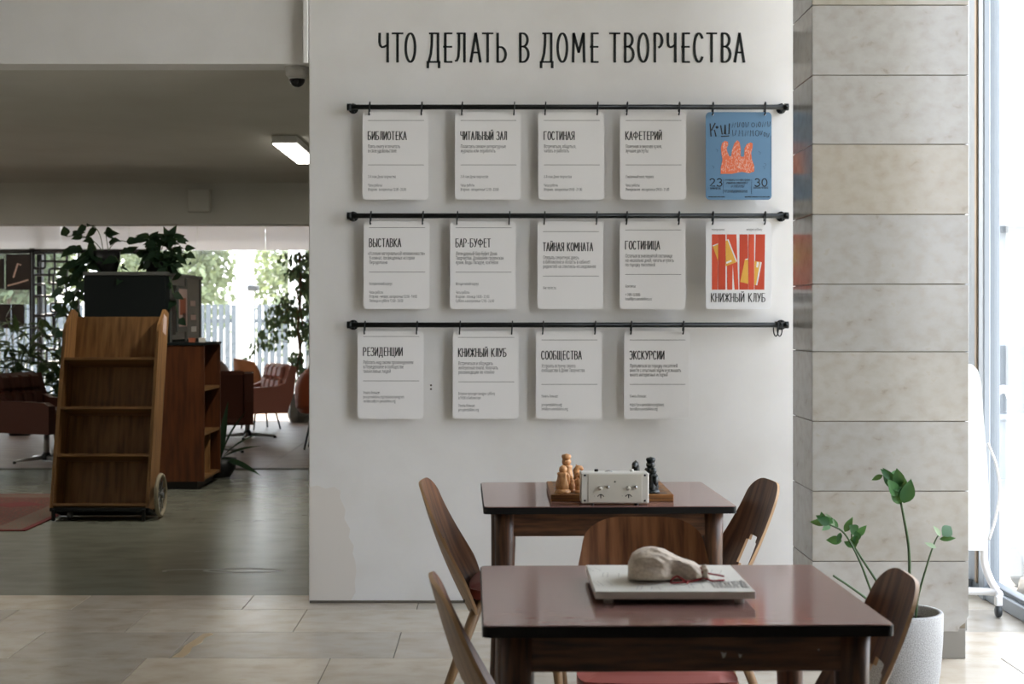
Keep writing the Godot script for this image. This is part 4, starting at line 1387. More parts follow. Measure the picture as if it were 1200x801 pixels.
# ------------------------------------------------------------------ potted plant by the pillar
func build_zz_plant() -> void:
	var t := thing("potted_plant", "potted plant with arching leaf stems in a pale speckled pot beside the pillar", "plant", Vector3(1.363, 0, -4.9))
	part("pot", lathe_mesh([Vector2(0, 0), Vector2(.075, 0), Vector2(.09, .008), Vector2(.112, .06), Vector2(.131, .16), Vector2(.139, .27), Vector2(.141, .355), Vector2(.138, .362), Vector2(.127, .362), Vector2(.124, .355), Vector2(.123, .32), Vector2(0, .32)], 36), M.terrazzo, t)
	part("soil", lathe_mesh([Vector2(0, .318), Vector2(.122, .318), Vector2(.12, .326), Vector2(.06, .331), Vector2(0, .33)], 24), M.soil, t)
	var s := 347.0
	var o := Vector3(1.363, 0, 0)
	# stems through measured points (x, y on the plane of the plant), with leaves
	var V := func(x: float, y: float, z: float) -> Vector3: return Vector3((x - 582.0) / s - 1.363, 1.35 - (y - 372.0) / s, z)
	var stems := [
		[[V.call(1068, 728, 0), V.call(1066, 690, .0), V.call(1064, 640, .01), V.call(1054, 588, .02)], .0065, .004],
		[[V.call(1055, 730, .03), V.call(1024, 704, .05), V.call(1003, 655, .06), V.call(985, 622, .06), V.call(968, 612, .05)], .005, .0025],
		[[V.call(1058, 730, -.02), V.call(1034, 688, -.04), V.call(1010, 650, -.05), V.call(1003, 636, -.05), V.call(1002, 622, -.04)], .005, .0025],
		[[V.call(1052, 732, .05), V.call(1022, 706, .09), V.call(990, 682, .12), V.call(966, 666, .13)], .005, .0035],
		[[V.call(1074, 728, -.01), V.call(1077, 700, -.01), V.call(1087, 660, .0), V.call(1095, 636, .0), V.call(1101, 625, .0)], .0045, .002]]
	for q in stems:
		var pts := through(q[0], 6)
		var rr := []
		for i in pts.size():
			rr.append(lerpf(q[1], q[2], float(i) / pts.size()))
		part("stem", tube_mesh(pts, rr, 8), M.stem_green, t)
	# leaves: base, tip, facing, width, material
	var L := [
		[1054, 590, 1045, 571, .55, M.leaf_mid], [1056, 588, 1063, 563, .5, M.leaf_deep], [1055, 582, 1050, 558, .55, M.leaf_deep], [1054, 578, 1056, 556, .5, M.leaf_mid], [1050, 575, 1043, 553, .55, M.leaf_mid], [1046, 571, 1035, 550, .45, M.leaf_deep], [1052, 568, 1047, 550, .5, M.leaf_deep], [1040, 560, 1031, 549, .4, M.leaf_deep], [1034, 556, 1023, 562, .35, M.leaf_mid],
		[968, 612, 951, 611, .35, M.leaf_mid], [970, 613, 956, 603, .5, M.leaf_deep], [972, 613, 962, 617, .35, M.leaf_mid], [974, 613, 966, 604, .4, M.leaf_mid], [976, 615, 969, 602, .25, M.leaf_pale], [986, 633, 970, 632, .5, M.leaf_mid], [988, 622, 995, 606, .35, M.leaf_mid],
		[1002, 622, 993, 614, .7, M.leaf_deep], [1002, 628, 1013, 616, .4, M.leaf_mid], [1003, 632, 995, 640, .55, M.leaf_deep], [1002, 626, 998, 638, .5, M.leaf_mid], [1003, 634, 1000, 622, .5, M.leaf_deep],
		[1049, 580, 1039, 562, .5, M.leaf_mid], [1058, 584, 1066, 572, .5, M.leaf_deep], [1044, 566, 1050, 552, .5, M.leaf_mid], [980, 618, 974, 606, .35, M.leaf_mid], [983, 622, 978, 632, .35, M.leaf_deep], [964, 611, 960, 600, .4, M.leaf_deep], [1000, 640, 990, 634, .5, M.leaf_mid],
		[1101, 626, 1116, 617, .5, M.leaf_deep], [1100, 631, 1116, 629, .3, M.leaf_mid], [1100, 627, 1091, 615, .25, M.leaf_pale], [1094, 640, 1082, 634, .3, M.leaf_pale]]
	var k := 0
	for l in L:
		var a: Vector3 = V.call(l[0], l[1], .02 + .012 * sin(k * 2.1))
		var b: Vector3 = V.call(l[2], l[3], .02 + .03 * sin(k * 1.3))
		var st := new_st(true)
		var ln := a.distance_to(b)
		add_leaf(st, a, b - a, Vector3(.2 * sin(k * 1.9), .35, 1), ln * 1.12, ln * l[4] * 1.35, .12, 7)
		part("leaf", done(st), l[5], t)
		k += 1

# ------------------------------------------------------------------ white rolling stand behind the pillar
func build_stand() -> void:
	var t := thing("rolling_stand", "white rolling stand with a rounded board behind the pillar", "stand", Vector3(2.0, 0, -6.62))
	var poly := PackedVector2Array()
	for q in [[-.2, .3], [.232, .29], [.245, .45], [.232, .7], [.215, .9], [.205, 1.05], [.19, 1.11], [.165, 1.137], [.12, 1.145], [-.12, 1.145], [-.17, 1.12], [-.19, 1.05]]:
		poly.append(Vector2(q[0], q[1]))
	part("board", prism_mesh(poly, -.02, .02), M.white_enamel, t)
	part("cable", tube_mesh(through([Vector3(.235, .78, .02), Vector3(.27, .68, .03), Vector3(.285, .56, .03), Vector3(.27, .44, .02), Vector3(.24, .34, .02)], 6), .006, 8), M.white_enamel, t)
	part("upright", tube_mesh(through([Vector3(.225, .36, 0), Vector3(.225, .24, 0), Vector3(.245, .16, .02), Vector3(.268, .115, .04)], 5), .017, 10), M.white_enamel, t)
	part("upright", tube_mesh(through([Vector3(-.16, .36, 0), Vector3(-.16, .2, 0), Vector3(-.16, .115, .0)], 5), .017, 10), M.white_enamel, t)
	part("base_tube", tube_mesh(through([Vector3(-.18, .105, .0), Vector3(.05, .105, .0), Vector3(.2, .105, .02), Vector3(.268, .105, .05), Vector3(.262, .1, .09)], 6), .017, 10), M.white_enamel, t)
	for x in [[-.16, .0], [.26, .085]]:
		var c := part("castor_fork", box_mesh(Vector3(.03, .045, .032), .004), M.white_enamel, t, Vector3(x[0], .075, x[1]))
		part("castor_wheel", lathe_mesh([Vector2(0, -.011), Vector2(.022, -.011), Vector2(.026, -.006), Vector2(.026, .006), Vector2(.022, .011), Vector2(0, .011)], 16), M.drum_grey, c, Vector3(0, -.048, 0), Basis(Vector3.BACK, PI / 2))

# ------------------------------------------------------------------ lounge: trolley, cabinets, chairs
func build_ceiling_things() -> void:
	var c := thing("dome_camera", "white dome security camera under the soffit edge", "camera", Vector3(-.965, 2.56, -7.02))
	part("housing", lathe_mesh([Vector2(0, -.05), Vector2(.042, -.05), Vector2(.05, -.044), Vector2(.056, -.035), Vector2(.058, 0), Vector2(0, 0)], 24), M.grey_plastic, c)
	part("collar", lathe_mesh([Vector2(0, -.058), Vector2(.04, -.058), Vector2(.044, -.052), Vector2(.044, -.046), Vector2(0, -.046)], 24), M.grey_plastic, c)
	var pr := []
	for i in 8:
		var a := PI / 2 * i / 7
		pr.append(Vector2(.0385 * sin(a), -.056 - .04 * cos(a)))
	pr.append(Vector2(0, -.056))
	part("dome", lathe_mesh(pr, 20), M.dark_glass, c)
	part("screw", lathe_mesh([Vector2(0, 0), Vector2(.006, 0), Vector2(.005, .003), Vector2(0, .004)], 8), M.ceiling_paint, c, Vector3(.035, -.015, .0445), Basis(Vector3.RIGHT, PI / 2))
	# one visible fluorescent fitting, then two added out of view to brighten the lounge
	for q in [[-1.41, "lit fluorescent fitting on the lounge ceiling next to the white wall"], [-5.01, "added unseen fluorescent fitting above the patterned rug, brightening the lounge"], [-8.61, "added unseen fluorescent fitting near the lounge side wall, brightening the lounge"]]:
		var l := thing("ceiling_light", q[1], "lamp", Vector3(q[0], 2.56, -10.25), 0, "fluorescent fittings on the lounge ceiling")
		part("body", box_mesh(Vector3(.17, .05, 1.24), .006), M.grey_plastic, l, Vector3(0, -.025, 0))
		part("diffuser", box_mesh(Vector3(.162, .012, 1.2), .004), M.lamp_diffuser, l, Vector3(0, -.055, 0))
		var al := AreaLight3D.new()
		al.name = numbered("ceiling_light_glow")
		al.area_size = Vector2(.16, 1.2)
		al.light_energy = .5
		al.light_color = c8(255, 250, 240)
		al.area_range = 20.0
		al.area_attenuation = 2.0
		al.shadow_enabled = true
		al.transform = Transform3D(Basis(Vector3.RIGHT, -PI / 2), Vector3(q[0], 2.492, -10.25))
		add_child(al)
	var v := thing("wall_speaker", "small dull square loudspeaker box on the ceiling beam", "speaker", Vector3(-2.655, 2.29, -12.99))
	part("box", box_mesh(Vector3(.2, .21, .07), .008), M.ceiling_paint, v, Vector3(0, .105, .035))
	part("grille", box_mesh(Vector3(.18, .19, .004), .002), M.ceiling_paint, v, Vector3(0, .105, .072))

func build_trolley() -> void:
	# leans back: built upright with its front lower edge at the origin, then tilted
	var W := .64
	var H := 1.385
	var Dp := .25
	var t := thing("book_trolley", "tilted wooden book trolley with empty shelves on two large wheels", "bookcase", Vector3(-2.648, .085, -9.66))
	var tilt := Basis(Vector3.RIGHT, deg_to_rad(-14.5))
	var put := func(called: String, lo: Vector3, hi: Vector3, m: Material, bev := .002): return part(called, box_mesh(hi - lo, bev), m, t, tilt * ((lo + hi) * .5), tilt)
	put.call("back_panel", Vector3(-W / 2, 0, -Dp), Vector3(W / 2, H - .01, -Dp + .012), M.oak_y)
	# side panels with slanting tops
	for s in [-1.0, 1.0]:
		var st := new_st()
		var x0: float = s * (W / 2) - .011
		var xf := Transform3D(Basis(Vector3(0, 0, -1), Vector3.UP, Vector3.RIGHT), Vector3(x0, 0, 0))
		add_prism(st, PackedVector2Array([Vector2(0, 0), Vector2(Dp, 0), Vector2(Dp, H + .02), Vector2(Dp * .6, H + .02), Vector2(.02, H - .12), Vector2(0, H - .17)]), 0, .022, xf)
		var sp := part("side_panel", done(st), M.oak_y, t, Vector3.ZERO, tilt)
		if s > 0:
			part("worn_patch", box_mesh(Vector3(.0008, .13, .1), .0003), M.paper_pink, sp, Vector3(W / 2 + .0114, H - .09, -.15))
	for y in [.012, .345, .668, 1.01]:
		put.call("shelf", Vector3(-W / 2 + .011, y, -Dp + .012), Vector3(W / 2 - .011, y + .018, -.004), M.oak_x)
	# black steel frame below
	var f := new_st()
	add_box(f, tilt * Vector3(0, -.012, -.012), Vector3(W + .02, .024, .024), .002, tilt)
	add_box(f, tilt * Vector3(0, -.012, -Dp + .01), Vector3(W + .02, .024, .024), .002, tilt)
	for s in [-1.0, 1.0]:
		add_box(f, tilt * Vector3(s * (W / 2 - .002), -.012, -Dp / 2), Vector3(.024, .024, Dp), .002, tilt)
		add_box(f, Vector3(s * (W / 2 - .02), -.046, .012), Vector3(.022, .078, .022), .002)
	add_box(f, Vector3(0, -.035, -.14), Vector3(W + .06, .02, .02), .002)
	part("base_frame", done(f), M.black_metal, t)
	for s in [-1.0, 1.0]:
		var wm := new_st(true)
		var pts := []
		for i in 28:
			var a := TAU * i / 28
			pts.append(Vector3(0, cos(a) * .136, sin(a) * .136))
		add_tube(wm, pts, .014, 10, true)
		var wh := part("wheel", done(wm), M.tyre, t, Vector3(W / 2 + .055, .065, -.155) if s > 0 else Vector3(-W / 2 + .09, .065, -.47))
		var rm := new_st(false)
		add_lathe(rm, [Vector2(0, -.02), Vector2(.022, -.02), Vector2(.022, .02), Vector2(0, .02)], 12, Vector3.ZERO, Basis(Vector3.BACK, PI / 2))
		for i in 10:
			var a := TAU * i / 10
			add_tube(rm, [Vector3(0, 0, 0), Vector3(0, cos(a) * .128, sin(a) * .128)], .0028, 5)
		part("spokes", done(rm), M.rim_grey, wh)
		part("axle", tube_mesh([Vector3(-s * .05, 0, 0), Vector3(0, 0, 0)], .008, 8), M.black_metal, wh)
	var cs := part("castor", lathe_mesh([Vector2(0, -.012), Vector2(.03, -.012), Vector2(.034, 0), Vector2(.03, .012), Vector2(0, .012)], 14), M.rim_grey, t, Vector3(-W / 2 + .11, -.051, -.06), Basis(Vector3.BACK, PI / 2))
	cs.set_meta("label", "small grey castor")

func build_cabinets() -> void:
	# low wooden shelf unit, open towards the right
	var t := thing("shelf_unit", "low reddish wooden shelf unit open at one end", "cabinet", Vector3(-2.8, 0, -11.75))
	var m: Material = M.red_cabinet_wood
	slab_box(t, "end_panel", Vector3(-.48, .06, .32), Vector3(.5, 1.13, .34), m, .002)
	slab_box(t, "end_panel", Vector3(-.48, .06, -.34), Vector3(.5, 1.13, -.32), m, .002)
	slab_box(t, "back_panel", Vector3(.1, .06, -.32), Vector3(.112, 1.13, .32), M.oak_y)
	slab_box(t, "side_panel", Vector3(-.5, .06, -.34), Vector3(-.482, 1.13, .34), m)
	slab_box(t, "top", Vector3(-.5, 1.132, -.35), Vector3(.505, 1.152, .35), M.display_black, .002)
	for y in [.07, .42, .77]:
		slab_box(t, "shelf", Vector3(.112, y, -.32), Vector3(.495, y + .02, .32), M.oak_x)
	slab_box(t, "divider", Vector3(.112, .09, -.05), Vector3(.47, .42, -.035), M.oak_y)
	slab_box(t, "plinth", Vector3(-.47, 0, -.31), Vector3(.44, .06, .31), M.black_plastic)
	var k := 0
	for z in [.28, .245, .205]:
		var b := thing("book", ["thin grey book standing in the shelf unit", "dark brown book standing in the shelf unit", "cream book standing in the shelf unit"][k], "book", Vector3(-2.8 + .36, .79, -11.75 + z))
		part("cover", box_mesh(Vector3(.17, .24 - k * .02, .026), .002), [M.grey_plastic, M.paper_dark, M.paper_pink][k], b, Vector3(0, .12 - k * .01, 0))
		part("pages", box_mesh(Vector3(.164, .232 - k * .02, .02)), M.board_white, b, Vector3(.0045, .12 - k * .01, 0))
		k += 1
	for q in [[-2.42, -11.52, M.paper_rust, "small rust coloured box on the shelf unit's top"], [-2.36, -11.62, M.board_white, "small cream packet on the shelf unit's top"]]:
		var b := thing("small_box", q[3], "box", Vector3(q[0], 1.152, q[1]))
		part("box", box_mesh(Vector3(.05, .03, .04), .003), q[2], b, Vector3(0, .015, 0))
		part("lid", box_mesh(Vector3(.052, .008, .042), .002), q[2], b, Vector3(0, .033, 0))
	# second unit behind, carrying the far part of the display case
	var t2 := thing("low_cabinet", "dark wooden cabinet standing behind the shelf unit under the display case", "cabinet", Vector3(-2.93, 0, -12.53))
	slab_box(t2, "body", Vector3(-.32, .06, -.38), Vector3(.3, 1.132, .38), m, .003)
	slab_box(t2, "top", Vector3(-.33, 1.132, -.39), Vector3(.31, 1.152, .39), M.display_black, .002)
	slab_box(t2, "plinth", Vector3(-.29, 0, -.34), Vector3(.27, .06, .34), M.black_plastic)
	# black display case on top
	var d := thing("display_case", "black metal display case with glossy side standing on the wooden cabinets", "display case", Vector3(-2.92, 1.152, -12.1))
	slab_box(d, "body", Vector3(-.33, 0, -.72), Vector3(.31, .53, .68), M.display_black, .004)
	slab_box(d, "lid", Vector3(-.335, .53, -.73), Vector3(.322, .56, .69), M.display_trim, .004)
	slab_box(d, "side_pane", Vector3(.31, .02, -.7), Vector3(.316, .53, .5), M.display_side)
	for z in [.48, -.08, -.66]:
		slab_box(d, "upright", Vector3(.31, 0, z), Vector3(.322, .53, z + .04), M.display_trim)
	slab_box(d, "dark_slot", Vector3(.31, .06, .33), Vector3(.318, .46, .45), M.black_plastic)
	var fr := part("leaflet_frame", box_mesh(Vector3(.014, .38, .36), .002), M.display_trim, d, Vector3(.323, .27, .12))
	part("leaflet", box_mesh(Vector3(.002, .31, .3)), M.paper_pink, fr, Vector3(.0078, .01, 0))
	part("leaflet_picture", box_mesh(Vector3(.002, .14, .22)), M.paper_rust, fr, Vector3(.0086, .02, .01))
	part("leaflet_picture", box_mesh(Vector3(.002, .09, .12)), M.paper_dark, fr, Vector3(.0086, -.08, -.04))
	for q in [[-.52, .1], [-.5, .2], [-.48, .32]]:
		part("printed_strip", box_mesh(Vector3(.002, .045, .2)), M.paper_pink if q[1] > .15 else M.grey_plastic, d, Vector3(.3175, q[1], q[0] + .15))

func make_armchair(label: String, at: Vector3, turn: float, m: Material, k := 1.0) -> Node3D:
	# swivel armchair facing +z: seat, tufted back, arms flowing into the back, steel post and four-star foot
	var t := thing("armchair", label, "armchair", at, turn)
	part("seat", box_mesh(Vector3(.54, .16, .54), .04), m, t, Vector3(0, .42, .02))
	part("seat_base", box_mesh(Vector3(.66, .1, .62), .03), m, t, Vector3(0, .335, 0))
	for s in [-1.0, 1.0]:
		var st := new_st(true)
		var xf := Transform3D(Basis(Vector3(0, 0, -1), Vector3.UP, Vector3.RIGHT), Vector3(s * .33 - .045, 0, 0))
		var poly := PackedVector2Array()
		for q in [[-.33, .29], [.33, .29], [.41, .52], [.44, .8], [.37, .82], [.3, .62], [.2, .585], [-.27, .575], [-.33, .545]]:
			poly.append(Vector2(q[0], q[1]))
		st.set_smooth_group(-1)
		add_prism(st, poly, 0, .09, xf)
		part("arm", done(st), m, t)
	var bk := new_st()
	var tb := Basis(Vector3.RIGHT, deg_to_rad(-13))
	add_box(bk, Vector3(0, .585, -.335), Vector3(.6, .5, .07), .03, tb)
	var b := part("backrest", done(bk), m, t)
	for i in 4:
		for j in 3:
			part("tuft", box_mesh(Vector3(.138, .145, .06), .024), m, b, Vector3(-.21 + i * .14, .585, -.335) + tb * Vector3(0, -.155 + j * .15, .05), tb)
	part("post", tube_mesh([Vector3(0, .04, 0), Vector3(0, .3, 0)], .028, 12), M.steel, t)
	part("hub", lathe_mesh([Vector2(0, .02), Vector2(.05, .02), Vector2(.045, .06), Vector2(.03, .09), Vector2(0, .09)], 14), M.black_metal, t)
	for i in 4:
		var a := TAU * i / 4 + .5
		part("foot", tube_mesh([Vector3(0, .045, 0), Vector3(cos(a) * .31, .022, sin(a) * .31)], [.022, .014], 8), M.steel, t)
		part("glide", lathe_mesh([Vector2(0, 0), Vector2(.016, 0), Vector2(.016, .022), Vector2(0, .026)], 10), M.black_metal, t, Vector3(cos(a) * .305, 0, sin(a) * .305))
	return t

func shell_chair(label: String, at: Vector3, turn: float, m: Material) -> void:
	# rounded shell easy chair seen from behind
	var t := thing("lounge_chair", label, "chair", at, turn)
	var st := new_st(true)
	var nu := 14
	var nv := 10
	var P := func(i: int, j: int, o: float) -> Vector3:
		var u := -1.0 + 2.0 * i / nu
		var v := float(j) / nv
		var w := .27 * (1.0 - .55 * pow(v, 4.0)) + .03 * v
		var a := u * 1.25
		return Vector3(sin(a) * (w + o), .42 + .44 * v * (1.0 - .1 * u * u), -cos(a) * (.26 + o) - .07 * v)
	for i in nu:
		for j in nv:
			quad(st, P.call(i + 1, j, .02), P.call(i, j, .02), P.call(i, j + 1, .02), P.call(i + 1, j + 1, .02))
			quad(st, P.call(i, j, 0), P.call(i + 1, j, 0), P.call(i + 1, j + 1, 0), P.call(i, j + 1, 0))
	for i in nu:
		quad(st, P.call(i + 1, nv, .02), P.call(i, nv, .02), P.call(i, nv, 0), P.call(i + 1, nv, 0))
		quad(st, P.call(i, 0, .02), P.call(i + 1, 0, .02), P.call(i + 1, 0, 0), P.call(i, 0, 0))
	for j in nv:
		quad(st, P.call(0, j, .02), P.call(0, j, 0), P.call(0, j + 1, 0), P.call(0, j + 1, .02))
		quad(st, P.call(nu, j, 0), P.call(nu, j, .02), P.call(nu, j + 1, .02), P.call(nu, j + 1, 0))
	part("backrest", done(st), m, t)
	part("seat", lathe_mesh([Vector2(0, .37), Vector2(.24, .37), Vector2(.27, .4), Vector2(.26, .45), Vector2(0, .47)], 20), m, t)
	for i in 4:
		var a := TAU * i / 4 + PI / 4
		part("leg", tube_mesh([Vector3(cos(a) * .14, .39, sin(a) * .14), Vector3(cos(a) * .25, 0, sin(a) * .25)], [.014, .01], 8), M.black_metal, t)

func build_lounge_seats() -> void:
	make_armchair("dark brown tufted leather swivel armchair beside the patterned rug", Vector3(-4.22, 0, -13.6), deg_to_rad(68), M.leather_brown)
	make_armchair("dark brown leather swivel armchair seen from behind by the shelf unit", Vector3(-2.83, 0, -14.6), deg_to_rad(190), M.leather_brown)
	make_armchair("rosy brown tufted leather swivel armchair facing the dark armchair by the far windows", Vector3(-2.8, 0, -16.3), deg_to_rad(-60), M.leather_rose)
	shell_chair("tan orange shell chair behind the rosy armchair at the far windows", Vector3(-2.87, 0, -17.65), deg_to_rad(125), M.leather_tan)
	shell_chair("pale grey shell chair behind the dark armchair at the far windows", Vector3(-3.62, 0, -18.1), deg_to_rad(200), M.leather_grey)
	shell_chair("rust coloured shell chair beside the potted fig tree", Vector3(-1.79, 0, -15.0), deg_to_rad(180), M.leather_rust)

func build_rug() -> void:
	var t := thing("patterned_rug", "red patterned rug with a dark border on the lounge floor", "rug", Vector3(-4.36, 0, -10.15))
	part("field", box_mesh(Vector3(2.3, .006, 1.45), .001), M.rug_field, t, Vector3(0, -.0005, 0))
	for s in [-1.0, 1.0]:
		part("border", box_mesh(Vector3(2.66, .0066, .18), .001), M.rug_dark, t, Vector3(0, -.0005, s * .815))
		part("border", box_mesh(Vector3(.18, .0066, 1.45), .001), M.rug_dark, t, Vector3(s * 1.24, -.0005, 0))
		part("edge_band", box_mesh(Vector3(2.74, .007, .04), .001), M.rug_red, t, Vector3(0, -.0005, s * .925))
		part("edge_band", box_mesh(Vector3(.04, .007, 1.81), .001), M.rug_red, t, Vector3(s * 1.35, -.0005, 0))
	for i in 5:
		part("medallion", prism_mesh(PackedVector2Array([Vector2(-.2, 0), Vector2(0, -.16), Vector2(.2, 0), Vector2(0, .16)]), 0, .0008), M.rug_red if i % 2 == 0 else M.rug_dark, t, Vector3(-.9 + i * .45, .0026, .32 * (1 if i % 2 else -1)), Basis(Vector3.RIGHT, -PI / 2))

# ------------------------------------------------------------------ plants of the lounge
func pothos(label: String, at: Vector3, pot_r: float, pot_h: float, stems: Array, leaf: float, lift: float, seed_: int) -> void:
	# stems: end points relative to the pot's top centre
	var t := thing("potted_vine", label, "plant", at)
	part("pot", lathe_mesh([Vector2(0, 0), Vector2(pot_r * .72, 0), Vector2(pot_r * .95, pot_h * .5), Vector2(pot_r, pot_h), Vector2(pot_r * .93, pot_h), Vector2(pot_r * .9, pot_h * .85), Vector2(0, pot_h * .85)], 20), M.pot_black, t)
	part("soil", lathe_mesh([Vector2(0, pot_h * .84), Vector2(pot_r * .88, pot_h * .84), Vector2(0, pot_h * .9)], 16), M.soil, t)
	var r := RandomNumberGenerator.new()
	r.seed = seed_
	var top := Vector3(0, pot_h * .85, 0)
	for e in stems:
		var d: Vector3 = e
		var mid := Vector3(d.x * .45, maxf(d.y, 0) + lift, d.z * .45)
		var pts := bez(top + Vector3(r.randf_range(-.03, .03), 0, r.randf_range(-.03, .03)), top + mid * .6, top + mid, top + d, 10)
		var sp := part("stem", tube_mesh(pts, .0035, 5), M.stem_green, t)
		var st := new_st(true)
		var cnt := 0
		var idx := [4, 6, 7, 8, 9, 10] if d.length() > .3 else [6, 8, 10]
		for i in idx:
			var a: Vector3 = pts[i]
			var g := (a - (pts[i - 1] as Vector3)).normalized()
			var side := Vector3(r.randf_range(-1, 1), r.randf_range(-.2, .5), r.randf_range(-.6, 1)).normalized()
			var ld := (g * .5 + side + Vector3(0, -.25, 0)).normalized()
			add_leaf(st, a, ld, Vector3(r.randf_range(-.4, .4), .6, 1), leaf * r.randf_range(.75, 1.15), leaf * .62, .25, 5, true)
			cnt += 1
		part("leaves", done(st), M.leaf_house, sp)

func leafy_plant(label: String, at: Vector3, height: float, spread: float, count: int, leaf: float, seed_: int, narrow := .34) -> void:
	var t := thing("leafy_plant", label, "plant", at)
	part("pot", lathe_mesh([Vector2(0, 0), Vector2(.12, 0), Vector2(.15, .22), Vector2(.15, .26), Vector2(.135, .26), Vector2(.13, .23), Vector2(0, .23)], 18), M.pot_black, t)
	var r := RandomNumberGenerator.new()
	r.seed = seed_
	for c in count:
		var a := r.randf() * TAU
		var h := height * r.randf_range(.55, 1.0)
		var e := Vector3(cos(a) * spread * r.randf_range(.3, 1), h, sin(a) * spread * r.randf_range(.3, 1))
		var pts := bez(Vector3(cos(a) * .04, .22, sin(a) * .04), Vector3(e.x * .2, h * .5, e.z * .2), Vector3(e.x * .5, h * .9, e.z * .5), e, 8)
		var sp := part("stem", tube_mesh(pts, .006, 5), M.stem_green, t)
		var st := new_st(true)
		for i in [4, 5, 6, 7, 8, 8]:
			var d := Vector3(r.randf_range(-1, 1), r.randf_range(-.5, .5), r.randf_range(-1, 1)).normalized()
			add_leaf(st, pts[i], d, Vector3(0, 1, .4), leaf * r.randf_range(.7, 1.2), leaf * narrow, .35, 4)
		part("leaves", done(st), M.leaf_house, sp)

func build_lounge_plants() -> void:
	pothos("trailing leafy vine in a round black pot on the display case", Vector3(-3.12, 1.712, -11.62), .105, .17,
		[Vector3(-.15, .22, .05), Vector3(-.31, .14, .05), Vector3(-.02, .17, .02), Vector3(.16, .1, .03), Vector3(.24, .0, .05), Vector3(-.3, .02, .1), Vector3(-.34, -.2, .12), Vector3(-.25, -.1, .12), Vector3(-.38, -.4, .12), Vector3(-.28, -.45, .14), Vector3(-.3, -.62, .14), Vector3(-.22, -.32, .15), Vector3(-.36, -.3, .05), Vector3(-.4, -.6, .1), Vector3(-.35, -.75, .12), Vector3(.2, -.25, .16)], .125, .03, 101)
	var l2 := []
	rng.seed = 7
	for i in 36:
		var a := rng.randf() * TAU
		l2.append(Vector3(.07 + cos(a) * rng.randf_range(.05, .22), rng.randf_range(-.08, .16), sin(a) * .12 + .05))
	l2 += [Vector3(.16, -.3, .14), Vector3(.2, -.5, .12), Vector3(.22, -.15, .1)]
	pothos("bushy leafy vine in a black pot at the glossy end of the display case", Vector3(-2.73, 1.712, -11.66), .11, .15, l2, .105, .03, 102)
	# long-leaved plant on the floor behind the shelf unit
	var t := thing("strap_leaf_plant", "dark long-leaved plant in a black bowl on the floor by the shelf unit", "plant", Vector3(-2.33, 0, -12.3))
	part("pot", lathe_mesh([Vector2(0, 0), Vector2(.07, 0), Vector2(.115, .07), Vector2(.125, .16), Vector2(.115, .16), Vector2(.1, .15), Vector2(0, .15)], 20), M.pot_black, t)
	for q in [[Vector3(.13, .3, .1), .07], [Vector3(.25, .13, .12), .06], [Vector3(.24, .02, .1), .06], [Vector3(.24, -.14, .2), .065], [Vector3(.02, .36, 0), .06], [Vector3(-.1, .3, .05), .06]]:
		var st := new_st(true)
		add_leaf(st, Vector3(0, .16, .02), q[0] + Vector3(0, .12, 0), Vector3(-q[0].x, .8, .3), (q[0] as Vector3).length() + .12, q[1], .22, 8)
		part("leaf", done(st), M.leaf_house, t)
	leafy_plant("broad leafy plant before the lattice screen", Vector3(-5.5, 0, -18.9), 1.35, .4, 16, .22, 201)
	leafy_plant("tall leafy plant under the pictures at the window", Vector3(-6.85, 0, -19.3), 1.3, .42, 20, .2, 202)
	leafy_plant("leafy plant with drooping narrow leaves in front of the window pictures", Vector3(-5.49, 0, -16.7), 1.35, .34, 16, .26, 203, .26)
	leafy_plant("dense leafy plant behind the tufted brown armchair", Vector3(-4.5, 0, -15.2), 1.0, .38, 18, .2, 204)
	# fig tree in a grey pot
	var f := thing("potted_fig_tree", "tall potted fig tree with small hanging leaves at the far window", "plant", Vector3(-2.55, 0, -18.75))
	part("pot", lathe_mesh([Vector2(0, 0), Vector2(.115, 0), Vector2(.15, .08), Vector2(.15, .14), Vector2(.12, .36), Vector2(.11, .365), Vector2(.1, .34), Vector2(0, .34)], 8, false), M.pot_grey, f)
	part("trunk", tube_mesh(through([Vector3(0, .33, 0), Vector3(.03, .7, 0), Vector3(-.01, 1.2, .02), Vector3(.02, 1.7, 0), Vector3(0, 2.2, 0)], 5), .018, 8), M.bark, f)
	part("trunk", tube_mesh(through([Vector3(.02, .33, .02), Vector3(-.02, .7, .03), Vector3(.04, 1.2, -.02), Vector3(-.03, 1.7, .02)], 5), .012, 8), M.bark, f)
	var rr := RandomNumberGenerator.new()
	rr.seed = 55
	for b in 34:
		var h := rr.randf_range(.65, 2.2)
		var a := rr.randf() * TAU
		var reach := rr.randf_range(.12, .5) * (1.0 if h > 1.0 else .5) * (.7 if h > 1.9 else 1.0)
		var e := Vector3(cos(a) * reach, h + .05 - reach * .35, sin(a) * reach)
		if b < 6:
			e = Vector3(-.25 - .08 * b, 1.5 - .12 * b, .1)
			h = e.y + .15
		var pts := bez(Vector3(0, h - .1, 0), Vector3(e.x * .3, h + .05, e.z * .3), Vector3(e.x * .7, h + .05, e.z * .7), e, 7)
		var br := part("branch", tube_mesh(pts, .005, 5), M.bark, f)
		var st := new_st(true)
		for i in 26:
			var p: Vector3 = pts[2 + rr.randi() % 6] + Vector3(rr.randf_range(-.07, .07), rr.randf_range(-.1, .05), rr.randf_range(-.07, .07))
			add_leaf(st, p, Vector3(rr.randf_range(-.6, .6), -1, rr.randf_range(-.5, .5)), Vector3(rr.randf_range(-1, 1), .3, 1), rr.randf_range(.06, .1), .042, .1, 3)
		part("leaves", done(st), M.leaf_ficus, br)

